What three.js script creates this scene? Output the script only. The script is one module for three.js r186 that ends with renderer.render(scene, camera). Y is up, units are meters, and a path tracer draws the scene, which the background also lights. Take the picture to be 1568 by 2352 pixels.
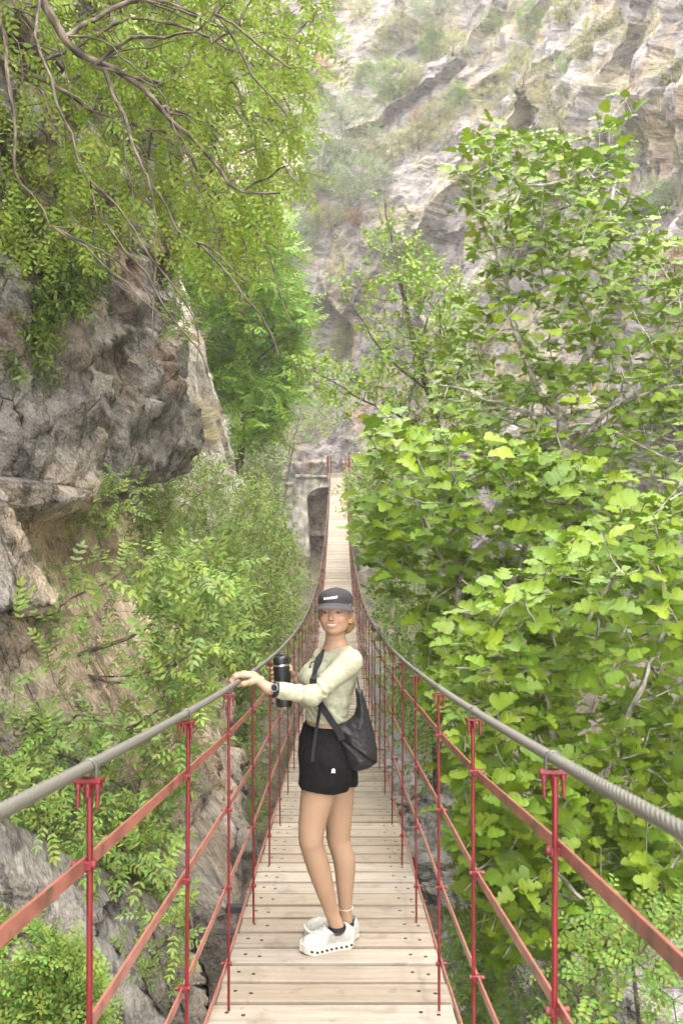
import * as THREE from 'three';
import { RoundedBoxGeometry } from 'three/addons/geometries/RoundedBoxGeometry.js';
import { ImprovedNoise } from 'three/addons/math/ImprovedNoise.js';
import { mergeGeometries } from 'three/addons/utils/BufferGeometryUtils.js';
import { FontLoader } from 'three/addons/loaders/FontLoader.js';
import { TextGeometry } from 'three/addons/geometries/TextGeometry.js';

// ---------------------------------------------------------------- camera, sky, sun, exposure
const scene = new THREE.Scene();
const camera = new THREE.PerspectiveCamera(58.53, 682 / 1024, 0.05, 400);
camera.position.set(0, 0, 0);
camera.lookAt(0, 0, -10);
camera.focus = 4.2; camera.userData.fStop = 7;

const SUN = new THREE.Vector3(0.42, 1.0, -0.12).normalize();
const sun = new THREE.DirectionalLight(0xfff6ea, 1.5);
sun.position.copy(SUN).multiplyScalar(60);
sun.target.position.set(0, 0, -8);
sun.castShadow = true; sun.shadow.radius = 40;
sun.shadow.mapSize.set(2048, 2048);
Object.assign(sun.shadow.camera, { left: -30, right: 30, top: 40, bottom: -30, near: 1, far: 160 });
scene.add(sun, sun.target);
{ // bright overcast sky: whitish, a little brighter overhead, soft cloud mottling
  const w = 256, h = 128, data = new Float32Array(w * h * 4), n = new ImprovedNoise();
  for (let j = 0; j < h; j++) for (let i = 0; i < w; i++) {
    const el = (j + 0.5) / h * Math.PI - Math.PI / 2, az = i / w * Math.PI * 2;
    const s = Math.sin(el);
    const c = n.noise(3 * Math.cos(az) * Math.cos(el) + 5, 3 * s, 3 * Math.sin(az) * Math.cos(el)) * 0.10;
    const b = (0.72 + 0.55 * Math.max(0, s)) * (1 + c) * 1.25;
    const k = (j * w + i) * 4;
    data[k] = b * 1.0; data[k + 1] = b * 1.0; data[k + 2] = b * 1.03; data[k + 3] = 1;
  }
  const sky = new THREE.DataTexture(data, w, h, THREE.RGBAFormat, THREE.FloatType);
  sky.mapping = THREE.EquirectangularReflectionMapping; sky.magFilter = THREE.LinearFilter; sky.needsUpdate = true;
  scene.background = sky; scene.environment = sky;
}
const renderer = new THREE.WebGLRenderer({ antialias: true });
renderer.toneMapping = THREE.LinearToneMapping;
renderer.toneMappingExposure = 6.5;
renderer.shadowMap.enabled = true;
scene.fog = new THREE.FogExp2(0xf4f3ee, 0.0016);

// ---------------------------------------------------------------- helpers
let seed = 12345;
const rnd = () => { seed |= 0; seed = seed + 0x6D2B79F5 | 0; let t = Math.imul(seed ^ seed >>> 15, 1 | seed); t = t + Math.imul(t ^ t >>> 7, 61 | t) ^ t; return ((t ^ t >>> 14) >>> 0) / 4294967296; };
const rr = (a, b) => a + (b - a) * rnd();
const gauss = () => (rnd() + rnd() + rnd() + rnd() - 2) * 0.9;
const V = (x, y, z) => new THREE.Vector3(x, y, z);
const clamp = (x, a, b) => Math.min(b, Math.max(a, x));
const sstep = (a, b, x) => { const t = clamp((x - a) / (b - a), 0, 1); return t * t * (3 - 2 * t); };
const lerp = (a, b, t) => a + (b - a) * t;
const N = new ImprovedNoise();
const nz = (x, y, z) => N.noise(x, y, z);
function fbm(x, y, z, o = 4) { let a = 0.5, s = 0; for (let i = 0; i < o; i++) { s += a * N.noise(x, y, z); x = x * 2.03 + 7.1; y = y * 2.01 + 3.7; z = z * 2.05 + 1.3; a *= 0.5; } return s; }
function ridge(x, y, z, o = 4) { let a = 0.5, s = 0; for (let i = 0; i < o; i++) { s += a * (1 - Math.abs(N.noise(x, y, z)) * 2); x = x * 2.1 + 5.1; y = y * 2.1 + 9.7; z = z * 2.1 + 2.3; a *= 0.5; } return s; }
// a photo point (on a 1568 x 2352 grid) at a distance of d metres in front of the camera plane
const P = (x, y, d) => V((x - 784) / 2100 * d, (1176 - y) / 2100 * d, -d);
const names = {};
function numbered(n) { names[n] = (names[n] ?? -1) + 1; return names[n] ? n + '_' + String(names[n]).padStart(3, '0') : n; }
function tag(o, label, category, group, kind) {
  if (label) o.userData.label = label; if (category) o.userData.category = category;
  if (group) o.userData.group = group; if (kind) o.userData.kind = kind; return o;
}
function thing(name, label, category, pos, group) {
  const g = new THREE.Group(); g.name = numbered(name); if (pos) g.position.copy(pos);
  scene.add(g); return tag(g, label, category, group);
}
function add(name, geo, mat, parent = scene) {
  const m = new THREE.Mesh(geo, mat); m.name = parent === scene ? numbered(name) : name;
  m.castShadow = m.receiveShadow = true; parent.add(m); return m;
}
function colorGeo(g, r, gg, b) { const n = g.attributes.position.count, c = new Float32Array(n * 3); for (let i = 0; i < n; i++) { c[3 * i] = r; c[3 * i + 1] = gg; c[3 * i + 2] = b; } g.setAttribute('color', new THREE.BufferAttribute(c, 3)); return g; }
function merge(list) {
  list = list.map(g => g.index ? g.toNonIndexed() : g);
  const keys = Object.keys(list[0].attributes).filter(k => list.every(g => g.attributes[k]));
  for (const g of list) for (const k of Object.keys(g.attributes)) if (!keys.includes(k)) g.deleteAttribute(k);
  return mergeGeometries(list);
}
function tex(w, h, fn, srgb, rep = true) {
  const d = new Uint8Array(w * h * 4);
  for (let j = 0; j < h; j++) for (let i = 0; i < w; i++) { const c = fn(i / w, j / h, i, j), k = (j * w + i) * 4; d[k] = clamp(c[0] * 255, 0, 255); d[k + 1] = clamp(c[1] * 255, 0, 255); d[k + 2] = clamp(c[2] * 255, 0, 255); d[k + 3] = 255; }
  const t = new THREE.DataTexture(d, w, h); t.magFilter = THREE.LinearFilter; t.minFilter = THREE.LinearMipmapLinearFilter; t.generateMipmaps = true;
  if (rep) t.wrapS = t.wrapT = THREE.RepeatWrapping; if (srgb) t.colorSpace = THREE.SRGBColorSpace; t.needsUpdate = true; return t;
}
// tileable gradient noise with an integer period
const hash2 = (x, y, s) => { let h = Math.imul(x, 374761393) ^ Math.imul(y, 668265263) ^ Math.imul(s, 2147483647 - 1640531527); h = Math.imul(h ^ h >>> 13, 1274126177); h ^= h >>> 16; return (h >>> 0) / 4294967296 * 6.283185; };
function tnoise(u, v, f, s = 0) {
  f = Math.max(1, Math.round(f)); s = Math.round(s * 10); const x = u * f, y = v * f, xi = Math.floor(x), yi = Math.floor(y), fx = x - xi, fy = y - yi, m = a => ((a % f) + f) % f;
  const g = (i, j) => { const a = hash2(m(xi + i), m(yi + j), s + f); return Math.cos(a) * (fx - i) + Math.sin(a) * (fy - j); }, e = t => t * t * t * (t * (t * 6 - 15) + 10), ex = e(fx), ey = e(fy);
  return lerp(lerp(g(0, 0), g(1, 0), ex), lerp(g(0, 1), g(1, 1), ex), ey) * 1.3;
}
function tfbm(u, v, f, o, s = 0) { let a = 0.5, r = 0; for (let i = 0; i < o; i++) { r += a * tnoise(u, v, f, s + i * 3.1); f *= 2; a *= 0.55; } return r; }
// tileable cell noise: distance between the two nearest seeds (0 on a crack)
function tvor(u, v, f, s = 0) {
  const x = u * f, y = v * f, xi = Math.floor(x), yi = Math.floor(y), m = a => ((a % f) + f) % f; let d1 = 9, d2 = 9;
  for (let j = -1; j <= 1; j++) for (let i = -1; i <= 1; i++) { const a = hash2(m(xi + i), m(yi + j), s) / 6.2832, b = hash2(m(xi + i), m(yi + j), s + 77) / 6.2832, d = Math.hypot(xi + i + a - x, yi + j + b - y); if (d < d1) { d2 = d1; d1 = d; } else if (d < d2) d2 = d; } return d2 - d1;
}
// faceted blocks in space: every cell has its own offset and tilt
const h3 = (x, y, z, s) => { let h = Math.imul(x, 374761393) ^ Math.imul(y, 668265263) ^ Math.imul(z, 1440662683) ^ Math.imul(s, 362437); h = Math.imul(h ^ h >>> 13, 1274126177); h ^= h >>> 16; h = Math.imul(h, 2246822519); h ^= h >>> 15; return (h >>> 0) / 4294967296; };
function facet(x, y, z, s = 0, tilt = 0.9) {
  const xi = Math.floor(x), yi = Math.floor(y), zi = Math.floor(z); let d1 = 9, d2 = 9, cx, cy, cz, px, py, pz;
  for (let k = -1; k <= 1; k++) for (let j = -1; j <= 1; j++) for (let i = -1; i <= 1; i++) { const X = xi + i, Y = yi + j, Z = zi + k, ax = X + h3(X, Y, Z, s), ay = Y + h3(X, Y, Z, s + 1), az = Z + h3(X, Y, Z, s + 2), d = (ax - x) ** 2 + (ay - y) ** 2 + (az - z) ** 2; if (d < d1) { d2 = d1; d1 = d; cx = X; cy = Y; cz = Z; px = x - ax; py = y - ay; pz = z - az; } else if (d < d2) d2 = d; }
  const e = Math.sqrt(d2) - Math.sqrt(d1); return { v: (h3(cx, cy, cz, s + 5) - 0.5) * 0.8 + tilt * (px * (h3(cx, cy, cz, s + 6) - 0.5) + py * (h3(cx, cy, cz, s + 7) - 0.5) + pz * (h3(cx, cy, cz, s + 8) - 0.5)), e, t: h3(cx, cy, cz, s + 9) };
}
// smooth tube through points with a radius per point
function tube(pts, radii, seg = 6, capEnds = true) {
  const n = pts.length, pos = [], nor = [], uv = [], idx = [];
  let T = V(0, 0, 0), U = null, len = 0; const W = V(0, 0, 0);
  for (let i = 0; i < n; i++) {
    T.copy(pts[Math.min(i + 1, n - 1)]).sub(pts[Math.max(i - 1, 0)]); if (T.lengthSq() < 1e-12) T.set(0, 1, 0); T.normalize();
    if (!U) { U = Math.abs(T.y) < 0.9 ? V(0, 1, 0) : V(1, 0, 0); }
    U.addScaledVector(T, -U.dot(T)); if (U.lengthSq() < 1e-8) U.set(1, 0, 0).addScaledVector(T, -T.x); U.normalize(); W.crossVectors(T, U);
    if (i) len += pts[i].distanceTo(pts[i - 1]);
    const r = typeof radii === 'number' ? radii : radii[i];
    for (let k = 0; k <= seg; k++) {
      const a = k / seg * Math.PI * 2, c = Math.cos(a), s = Math.sin(a), x = U.x * c + W.x * s, y = U.y * c + W.y * s, z = U.z * c + W.z * s;
      pos.push(pts[i].x + x * r, pts[i].y + y * r, pts[i].z + z * r); nor.push(x, y, z); uv.push(k / seg * 0.3, len);
    }
  }
  for (let i = 0; i < n - 1; i++) for (let k = 0; k < seg; k++) { const a = i * (seg + 1) + k, b = a + seg + 1; idx.push(a, a + 1, b, b, a + 1, b + 1); }
  if (capEnds) for (const e of [0, n - 1]) { const o = e * (seg + 1); for (let k = 1; k < seg - 1; k++) e ? idx.push(o, o + k, o + k + 1) : idx.push(o, o + k + 1, o + k); }
  const g = new THREE.BufferGeometry();
  g.setAttribute('position', new THREE.Float32BufferAttribute(pos, 3)); g.setAttribute('normal', new THREE.Float32BufferAttribute(nor, 3)); g.setAttribute('uv', new THREE.Float32BufferAttribute(uv, 2)); g.setIndex(idx); return g;
}
function catmull(pts, n) { return new THREE.CatmullRomCurve3(pts, false, 'centripetal').getPoints(n); }
function gridGeo(nu, nv, fn) { // fn(i,j) -> {p:Vector3, c:[r,g,b], uv:[u,v]}
  const pos = new Float32Array(nu * nv * 3), col = new Float32Array(nu * nv * 3), uv = new Float32Array(nu * nv * 2), idx = new Uint32Array((nu - 1) * (nv - 1) * 6);
  for (let j = 0; j < nv; j++) for (let i = 0; i < nu; i++) { const k = j * nu + i, r = fn(i, j); pos[3 * k] = r.p.x; pos[3 * k + 1] = r.p.y; pos[3 * k + 2] = r.p.z; col[3 * k] = r.c[0]; col[3 * k + 1] = r.c[1]; col[3 * k + 2] = r.c[2]; uv[2 * k] = r.uv[0]; uv[2 * k + 1] = r.uv[1]; }
  let q = 0; for (let j = 0; j < nv - 1; j++) for (let i = 0; i < nu - 1; i++) { const a = j * nu + i, b = a + 1, c = a + nu, d = c + 1; idx[q++] = a; idx[q++] = b; idx[q++] = c; idx[q++] = b; idx[q++] = d; idx[q++] = c; }
  const g = new THREE.BufferGeometry(); g.setAttribute('position', new THREE.BufferAttribute(pos, 3)); g.setAttribute('color', new THREE.BufferAttribute(col, 3)); g.setAttribute('uv', new THREE.BufferAttribute(uv, 2)); g.setIndex(new THREE.BufferAttribute(idx, 1)); g.computeVertexNormals(); return g;
}
const mix3 = (a, b, t) => [lerp(a[0], b[0], t), lerp(a[1], b[1], t), lerp(a[2], b[2], t)];
const std = (r, g, b, rough = 0.8, o = {}) => new THREE.MeshStandardMaterial({ color: new THREE.Color().setRGB(r, g, b), roughness: rough, ...o });
console.log('base ready');
// ================================================================ the suspension bridge
const deckY = d => -1.411 - 0.1574 * d + 0.004777 * d * d;
const deckX = d => -0.018 - 0.0031 * d;
const cableY = d => deckY(d) + 1.203 + 0.12 * Math.sin(Math.PI * clamp(d, 0, 47) / 47);
const slopeAt = d => -0.1574 + 2 * 0.004777 * d;
const END = 47.2, HALF = 0.40;
const woodTex = tex(512, 512, (u, v) => {
  const g = tfbm(u, v * 9, 5, 4, 2) * 0.6 + tnoise(u, v, 60, 8) * 0.05, s = tnoise(u, v, 90, 5) * 0.22 * (0.4 + tnoise(u, v, 4, 1));
  const st = Math.max(0, tfbm(u, v, 6, 4, 14) - 0.2) * 0.4;
  const kn = sstep(0.30, 0.38, tfbm(u * 2, v * 2, 9, 3, 33)) * 0.08, sp = sstep(0.025, 0.0, Math.abs(tnoise(u, v * 14, 4, 61))) * sstep(0.2, 0.45, tnoise(u, v, 5, 63)) * 0.14, b = 0.9 + g * 0.26 + s * 0.16 - st - kn - sp; return [b, b * 0.985 - st * 0.1, b * 0.965 - st * 0.2];
}, true);
const woodBump = tex(512, 512, (u, v) => { const g = 0.5 + tfbm(u, v * 9, 8, 4, 2) * 0.8; return [g, g, g]; });
const woodMats = [[0.406, 0.344, 0.268], [0.437, 0.375, 0.299], [0.370, 0.308, 0.234], [0.455, 0.398, 0.326], [0.415, 0.357, 0.290], [0.352, 0.290, 0.223]].map(c => std(...c, 0.78, { map: woodTex, bumpMap: woodBump, bumpScale: 0.0012 }));
const rustNoise = tex(256, 256, (u, v) => { const a = 0.92 + tfbm(u, v, 12, 4, 3) * 0.35, r = sstep(0.16, 0.3, tfbm(u, v, 7, 4, 20)); return [a * lerp(1, 0.62, r), a * lerp(1, 0.85, r), a * lerp(1, 0.75, r)]; }, true);
const redPaint = std(0.215, 0.014, 0.017, 0.42, { map: rustNoise });
const railPaint = std(0.44, 0.155, 0.12, 0.36, { map: rustNoise });
const steelGrey = std(0.20, 0.185, 0.155, 0.5, { metalness: 0.3 });
const darkSteel = std(0.03, 0.027, 0.025, 0.6, { metalness: 0.3 });
const ringSteel = std(0.13, 0.125, 0.105, 0.5, { metalness: 0.4 });
const bridge = thing('suspension_bridge', 'narrow hanging footbridge with wooden plank deck and red steel rods', 'bridge', V(deckX(0), deckY(0), 0));
const B0 = bridge.position;
const bp = (x, y, d) => V(x - B0.x, y - B0.y, -d); // to bridge space
{
  // planks
  const PW = 0.92, PITCH = 0.2045, plankGeos = [];
  for (let k = 0; k < 8; k++) {
    const g = new RoundedBoxGeometry(PW + rr(-0.008, 0.008), 0.050, PITCH - rr(0.030, 0.042), 2, 0.004);
    const p = g.attributes.position, uv = g.attributes.uv, ou = rnd(), ov = rnd();
    for (let i = 0; i < p.count; i++) uv.setXY(i, p.getX(i) * 0.55 + ou, (p.getZ(i) + p.getY(i)) * 0.55 + ov);
    plankGeos.push(g);
  }
  const screwOne = new THREE.CylinderGeometry(0.0085, 0.0085, 0.003, 8), sl = [];
  for (const sx of [-1, 1]) for (const k of [0, 1]) { const c = screwOne.clone(); c.translate(sx * (0.335 + k * 0.065), 0.0252, 0.012 * (k ? 1 : -1) * sx); sl.push(c); }
  const screws = merge(sl);
  for (let d = 0.2 - 1.0, i = 0; d < END; d += PITCH / Math.sqrt(1 + slopeAt(d) ** 2), i++) {
    const m = add('plank', plankGeos[Math.floor(rnd() * 8)], woodMats[Math.floor(rnd() * 6)], bridge);
    m.position.copy(bp(deckX(d) + rr(-0.006, 0.006), deckY(d) - 0.025 + rr(-0.003, 0.003), d));
    m.rotation.set(Math.atan(slopeAt(d)) + rr(-0.014, 0.014), rr(-0.006, 0.006) + (rnd() < 0.5 ? Math.PI : 0), 0);
    if (d > 2 && d < 22) { const s = add('screw_heads', screws, darkSteel, m); s.userData.kind = 'stuff'; }
  }
  // hanger stations
  const st = [-0.4, 0.55, 1.53, 2.50]; for (let d = 3.48; d < END - 0.6; d += 1.02) st.push(d);
  const H = [0.18, 0.47, 0.765, 1.05], stR = [-0.35, 0.66, 1.63, 2.58, ...st.slice(4)], stOf = s => s > 0 ? stR : st;
  // cables
  for (const s of [-1, 1]) {
    const cx = d => deckX(d) + s * HALF;
    const path = []; for (let d = -0.4; d < 3.4; d += 0.003) path.push(d); for (let d = 3.4; d < 8; d += 0.01) path.push(d); for (let d = 8; d <= END + 0.2; d += 0.12) path.push(d);
    const seg = 32, pos = [], idx = [], uv = [];
    path.forEach((d, i) => {
      const y = cableY(d), tw = d * 2 * Math.PI / 0.135;
      for (let k = 0; k <= seg; k++) {
        const a = k / seg * 2 * Math.PI;
        const lobe = Math.abs(Math.cos((a * 8 + tw * s * 8) / 2)); // eight strands twisting round the core
        const r = 0.0102 * (0.86 + 0.22 * lobe);
        const q = bp(cx(d) + Math.cos(a) * r, y + Math.sin(a) * r, d); pos.push(q.x, q.y, q.z); uv.push(k / seg * 0.3, d);
      }
    });
    for (let i = 0; i < path.length - 1; i++) for (let k = 0; k < seg; k++) { const a = i * (seg + 1) + k, b = a + seg + 1; idx.push(a, a + 1, b, b, a + 1, b + 1); }
    const g = new THREE.BufferGeometry(); g.setAttribute('position', new THREE.Float32BufferAttribute(pos, 3)); g.setAttribute('uv', new THREE.Float32BufferAttribute(uv, 2)); g.setIndex(idx); g.computeVertexNormals();
    add('handrail_cable', g, steelGrey, bridge);
    // flat rails, bent a little at every rod
    for (const h of H) {
      const pts = stOf(s).concat([END]).map(d => bp(cx(d) + s * 0.0105, deckY(d) + h + rr(-0.008, 0.008), d));
      const hh = 0.0122, tt = 0.0027, P2 = [], ix = [], U2 = []; let L = 0;
      pts.forEach((p, i) => { if (i) L += p.distanceTo(pts[i - 1]); const jx = rr(-0.003, 0.003); for (const [a, b] of [[-1, -1], [1, -1], [1, 1], [-1, 1]]) { P2.push(p.x + a * tt + jx, p.y + b * hh, p.z); U2.push(b * 0.02 + a * 0.3, L); } });
      for (let i = 0; i < pts.length - 1; i++) for (let k = 0; k < 4; k++) { const a = i * 4 + k, b = i * 4 + (k + 1) % 4, c = a + 4, d2 = b + 4; ix.push(a, c, b, b, c, d2); }
      let g2 = new THREE.BufferGeometry(); g2.setAttribute('position', new THREE.Float32BufferAttribute(P2, 3)); g2.setAttribute('uv', new THREE.Float32BufferAttribute(U2, 2)); g2.setIndex(ix); g2 = g2.toNonIndexed(); g2.computeVertexNormals();
      add('side_rail', g2, railPaint, bridge);
    }
    // edge runner under the plank ends
    const rp = st.concat([END]).map(d => bp(cx(d) + s * 0.02, deckY(d) - 0.078, d));
    const er = []; for (let i = 0; i < rp.length - 1; i++) { const b = new THREE.BoxGeometry(0.04, 0.05, rp[i].distanceTo(rp[i + 1])); const q = new THREE.Quaternion().setFromUnitVectors(V(0, 0, 1), rp[i + 1].clone().sub(rp[i]).normalize()); b.applyQuaternion(q); const c = rp[i].clone().lerp(rp[i + 1], 0.5); b.translate(c.x, c.y, c.z); er.push(b); }
    add('edge_runner', merge(er), redPaint, bridge);
  }
  // hanger rods with clamps, saddles and U-bolts
  const rodGeo = new THREE.CylinderGeometry(0.0054, 0.0054, 1, 10); rodGeo.translate(0, 0.5, 0);
  const clampGeo = merge([new RoundedBoxGeometry(0.030, 0.019, 0.022, 1, 0.003), (() => { const b = new THREE.CylinderGeometry(0.0072, 0.0072, 0.046, 6); b.rotateZ(Math.PI / 2); b.translate(0.004, 0.001, 0); return b; })(), (() => { const b = new THREE.CylinderGeometry(0.0095, 0.0095, 0.008, 6); b.rotateZ(Math.PI / 2); b.translate(-0.018, 0.001, 0); return b; })()]);
  const saddleGeo = merge([new RoundedBoxGeometry(0.075, 0.011, 0.03, 1, 0.003), ...[-1, 1].map(s => { const c = new THREE.CylinderGeometry(0.0062, 0.0045, 0.052, 8); c.translate(s * 0.026, -0.03, 0); return c; }), ...[-1, 1].map(s => { const c = new THREE.CylinderGeometry(0.0105, 0.0105, 0.01, 6); c.translate(s * 0.026, -0.011, 0); return c; }), (() => { const c = new THREE.CylinderGeometry(0.011, 0.008, 0.03, 8); c.translate(0, -0.018, 0); return c; })()]);
  const ubPts = []; for (let k = 0; k <= 14; k++) { const a = Math.PI * k / 14; ubPts.push(V(Math.cos(a) * 0.0165, Math.sin(a) * 0.0165, 0)); } ubPts.unshift(V(0.0165, -0.030, 0)); ubPts.push(V(-0.0165, -0.030, 0));
  const uboltGeo = tube(ubPts, 0.0045, 7); uboltGeo.scale(0.80, 0.80, 1.3); saddleGeo.scale(0.66, 0.8, 0.8); clampGeo.scale(0.85, 0.85, 0.85);
  const beamGeo = new RoundedBoxGeometry(0.98, 0.055, 0.05, 1, 0.004);
  for (const dd of st) {
    for (const s of [-1, 1]) {
      const d = stOf(s)[st.indexOf(dd)], x = deckX(d) + s * HALF, y0 = deckY(d) - 0.05, y1 = cableY(d) - 0.03;
      const r = add('hanger_rod', rodGeo, redPaint, bridge); r.position.copy(bp(x, y0, d)); r.scale.y = y1 - y0; r.rotation.z = rr(-0.008, 0.008); r.rotation.x = rr(-0.006, 0.006);
      if (d < 26) {
        for (const h of H) { const c = add('rail_clamp', clampGeo, redPaint, bridge); c.position.copy(bp(x + s * 0.006, deckY(d) + h, d)); c.rotation.y = s > 0 ? 0 : Math.PI; c.rotation.z = rr(-0.1, 0.1); }
        const a = add('saddle', saddleGeo, redPaint, bridge); a.position.copy(bp(x, cableY(d) - 0.024, d)); a.rotation.x = Math.atan(slopeAt(d)); a.rotation.y = rr(-0.25, 0.25);
        const u = add('u_bolt', uboltGeo, ringSteel, bridge); u.position.copy(bp(x, cableY(d) - 0.002, d)); u.rotation.y = rr(-0.15, 0.15);
      }
    }
    const b = add('cross_beam', beamGeo, redPaint, bridge); b.position.copy(bp(deckX(dd), deckY(dd) - 0.084, dd)); b.rotation.x = Math.atan(slopeAt(dd));
  }
  for (const [d, h] of [[4.86, 0.035], [4.5, 0.012]]) { const b = add('side_bracket', new RoundedBoxGeometry(0.11, h, 0.05, 1, 0.003), darkSteel, bridge); b.position.copy(bp(deckX(d) - 0.525, deckY(d) - 0.045, d)); }
  // end posts on the far bank, joined by cross bars
  const postGeo = new RoundedBoxGeometry(0.11, 1.15, 0.11, 1, 0.01);
  for (const s of [-1, 1]) for (const k of [0, 1]) { const p = add('end_post', postGeo, redPaint, bridge); p.position.copy(bp(deckX(END) + s * (0.40 + 0.16 * k), deckY(END) + 0.55, END + 0.25 + k * 0.55)); }
  const sill = add('end_beam', new RoundedBoxGeometry(1.05, 0.22, 0.4, 1, 0.02), woodMats[3], bridge); sill.position.copy(bp(deckX(END), deckY(END) + 0.10, END + 0.2));
}
console.log('bridge ready');
// ================================================================ gorge: cliffs, river bed
const rockTex = tex(1024, 1024, (u, v) => {
  const wu = u + tnoise(u, v, 6, 2) * 0.02 + tnoise(u, v, 24, 5) * 0.006, wv = v + tnoise(u, v, 6, 3) * 0.02 + tnoise(u, v, 24, 7) * 0.006;
  const a = tfbm(u, v, 5, 6, 1) * 0.40, sp = tnoise(u, v, 90, 9) * 0.16 + tnoise(u, v, 200, 4) * 0.16;
  const cr = sstep(0.04, 0.0, tvor(wu, wv * 0.5 + 0.0 * v, 6, 3)) * 0.22 * sstep(0.12, 0.4, tnoise(u, v, 4, 40));
  const lich = sstep(0.10, 0.24, tfbm(u, v, 16, 4, 77)) * 0.2, pale = sstep(0.12, 0.26, tfbm(u, v, 20, 4, 91)) * 0.14;
  const b = 0.86 + a + sp - cr - lich + pale; return [b, b * 0.99, b * 0.975];
}, true);
const rockBump = tex(1024, 1024, (u, v) => {
  const wu = u + tnoise(u, v, 6, 2) * 0.02 + tnoise(u, v, 24, 5) * 0.006, wv = v + tnoise(u, v, 6, 3) * 0.02 + tnoise(u, v, 24, 7) * 0.006;
  const a = tfbm(u, v, 6, 7, 1) * 0.7, cr = sstep(0.04, 0.0, tvor(wu, wv * 0.5 + 0.0 * v, 6, 3)) * 0.25 * sstep(0.12, 0.4, tnoise(u, v, 4, 40)), cr2 = -Math.abs(tfbm(u, v, 22, 4, 61)) * 0.5;
  const g = 0.6 + a - cr - cr2; return [g, g, g];
});
const nearRockMat = new THREE.MeshStandardMaterial({ vertexColors: true, roughness: 0.95, map: rockTex, bumpMap: rockBump, bumpScale: 0.05 });
const farRockMat = new THREE.MeshStandardMaterial({ vertexColors: true, roughness: 0.97, map: rockTex, bumpMap: rockBump, bumpScale: 0.14 });

// ---- left wall: x as a function of distance and height
function superBump(d, y, dc, yc, rd, ry, p) { const q = Math.pow(Math.abs((d - dc) / rd), p) + Math.pow(Math.abs((y - yc) / ry), p); return q < 1 ? Math.pow(1 - q, 1 / p) : 0; }
function leftBase(d, y) {
  let up = -2.5 - 0.75 * sstep(10.6, 13, d) + 0.2 * sstep(6, 3, d);
  up += -0.22 * sstep(2.6, 7, y) * 3;                                          // leans back above
  up += 0.28 * sstep(1.7, 2.2, y) * sstep(4.2, 2.6, y) * sstep(12, 10, d) * sstep(6, 8, d); // ledge above the boulder
  const by = y - 0.12 * (d - 9);
  up = Math.max(up, -2.62 + 0.66 * superBump(d, by, 8.3, 1.22, 2.4, 1.04, 4.2)); // the overhanging boulder
  up += 0.35 * sstep(0.1, -0.6, y) * sstep(-1.2, -0.5, y) * 0;
  up += 1.0 * sstep(0.05, -1.8, y) * sstep(5, 6.5, d) * sstep(13, 11, d);        // the tan face comes forward lower down
  up -= sstep(13, 16, d) * 2.5;
  const low = -0.80 - 1.15 * sstep(5.0, 3.3, d) - 0.75 * sstep(8.6, 11, d) - 1.2 * sstep(12.5, 15, d);
  return lerp(up, Math.max(up, low), sstep(-0.9, -2.75, y));
}
const rockPlates = (x, y, z) => facet(x * 0.9, y * 0.9, z * 0.9, 40).v * 0.55;
function leftX(d, y) {
  const b = leftBase(d, y), low = sstep(-1.2, -2.6, y), wd = fbm(d * 1.3, y * 1.3, 4, 2) * 0.35, wy = fbm(d * 1.3, y * 1.3, 14, 2) * 0.35;
  const tan = sstep(0.15, -0.3, y) * sstep(-2.0, -1.2, y) * sstep(5.5, 7, d) * sstep(13, 11.5, d);
  const f1 = facet((d + wd) * 0.7, (y + wy) * lerp(0.75, 0.4, low) + d * 0.15, b * 0.8, 3), f2 = facet((d + wd) * 2.3, (y + wy) * lerp(2.0, 1.0, low), b * 2.3, 11), f3 = facet(d * 6.5, y * lerp(5.5, 3, low), b * 6, 21);
  let n = f1.v * 0.60 + f2.v * 0.21 + f3.v * 0.06 + fbm(d * 0.7, y * 0.7, 11, 3) * 0.30;
  n -= sstep(0.07, 0, f1.e) * 0.06 + sstep(0.06, 0, f2.e) * 0.025;
  n *= 1 - 0.72 * tan;
  n += fbm(d * 7, y * (3 + 4 * (1 - low)), 2, 4) * 0.05 * (1 - 0.4 * tan) + fbm(d * 22, y * 18, 8, 2) * 0.014;
  return Math.min(b + n, y > deckY(d) - 0.6 && y < cableY(d) + 0.5 ? -0.66 : -0.55);
}
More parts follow.
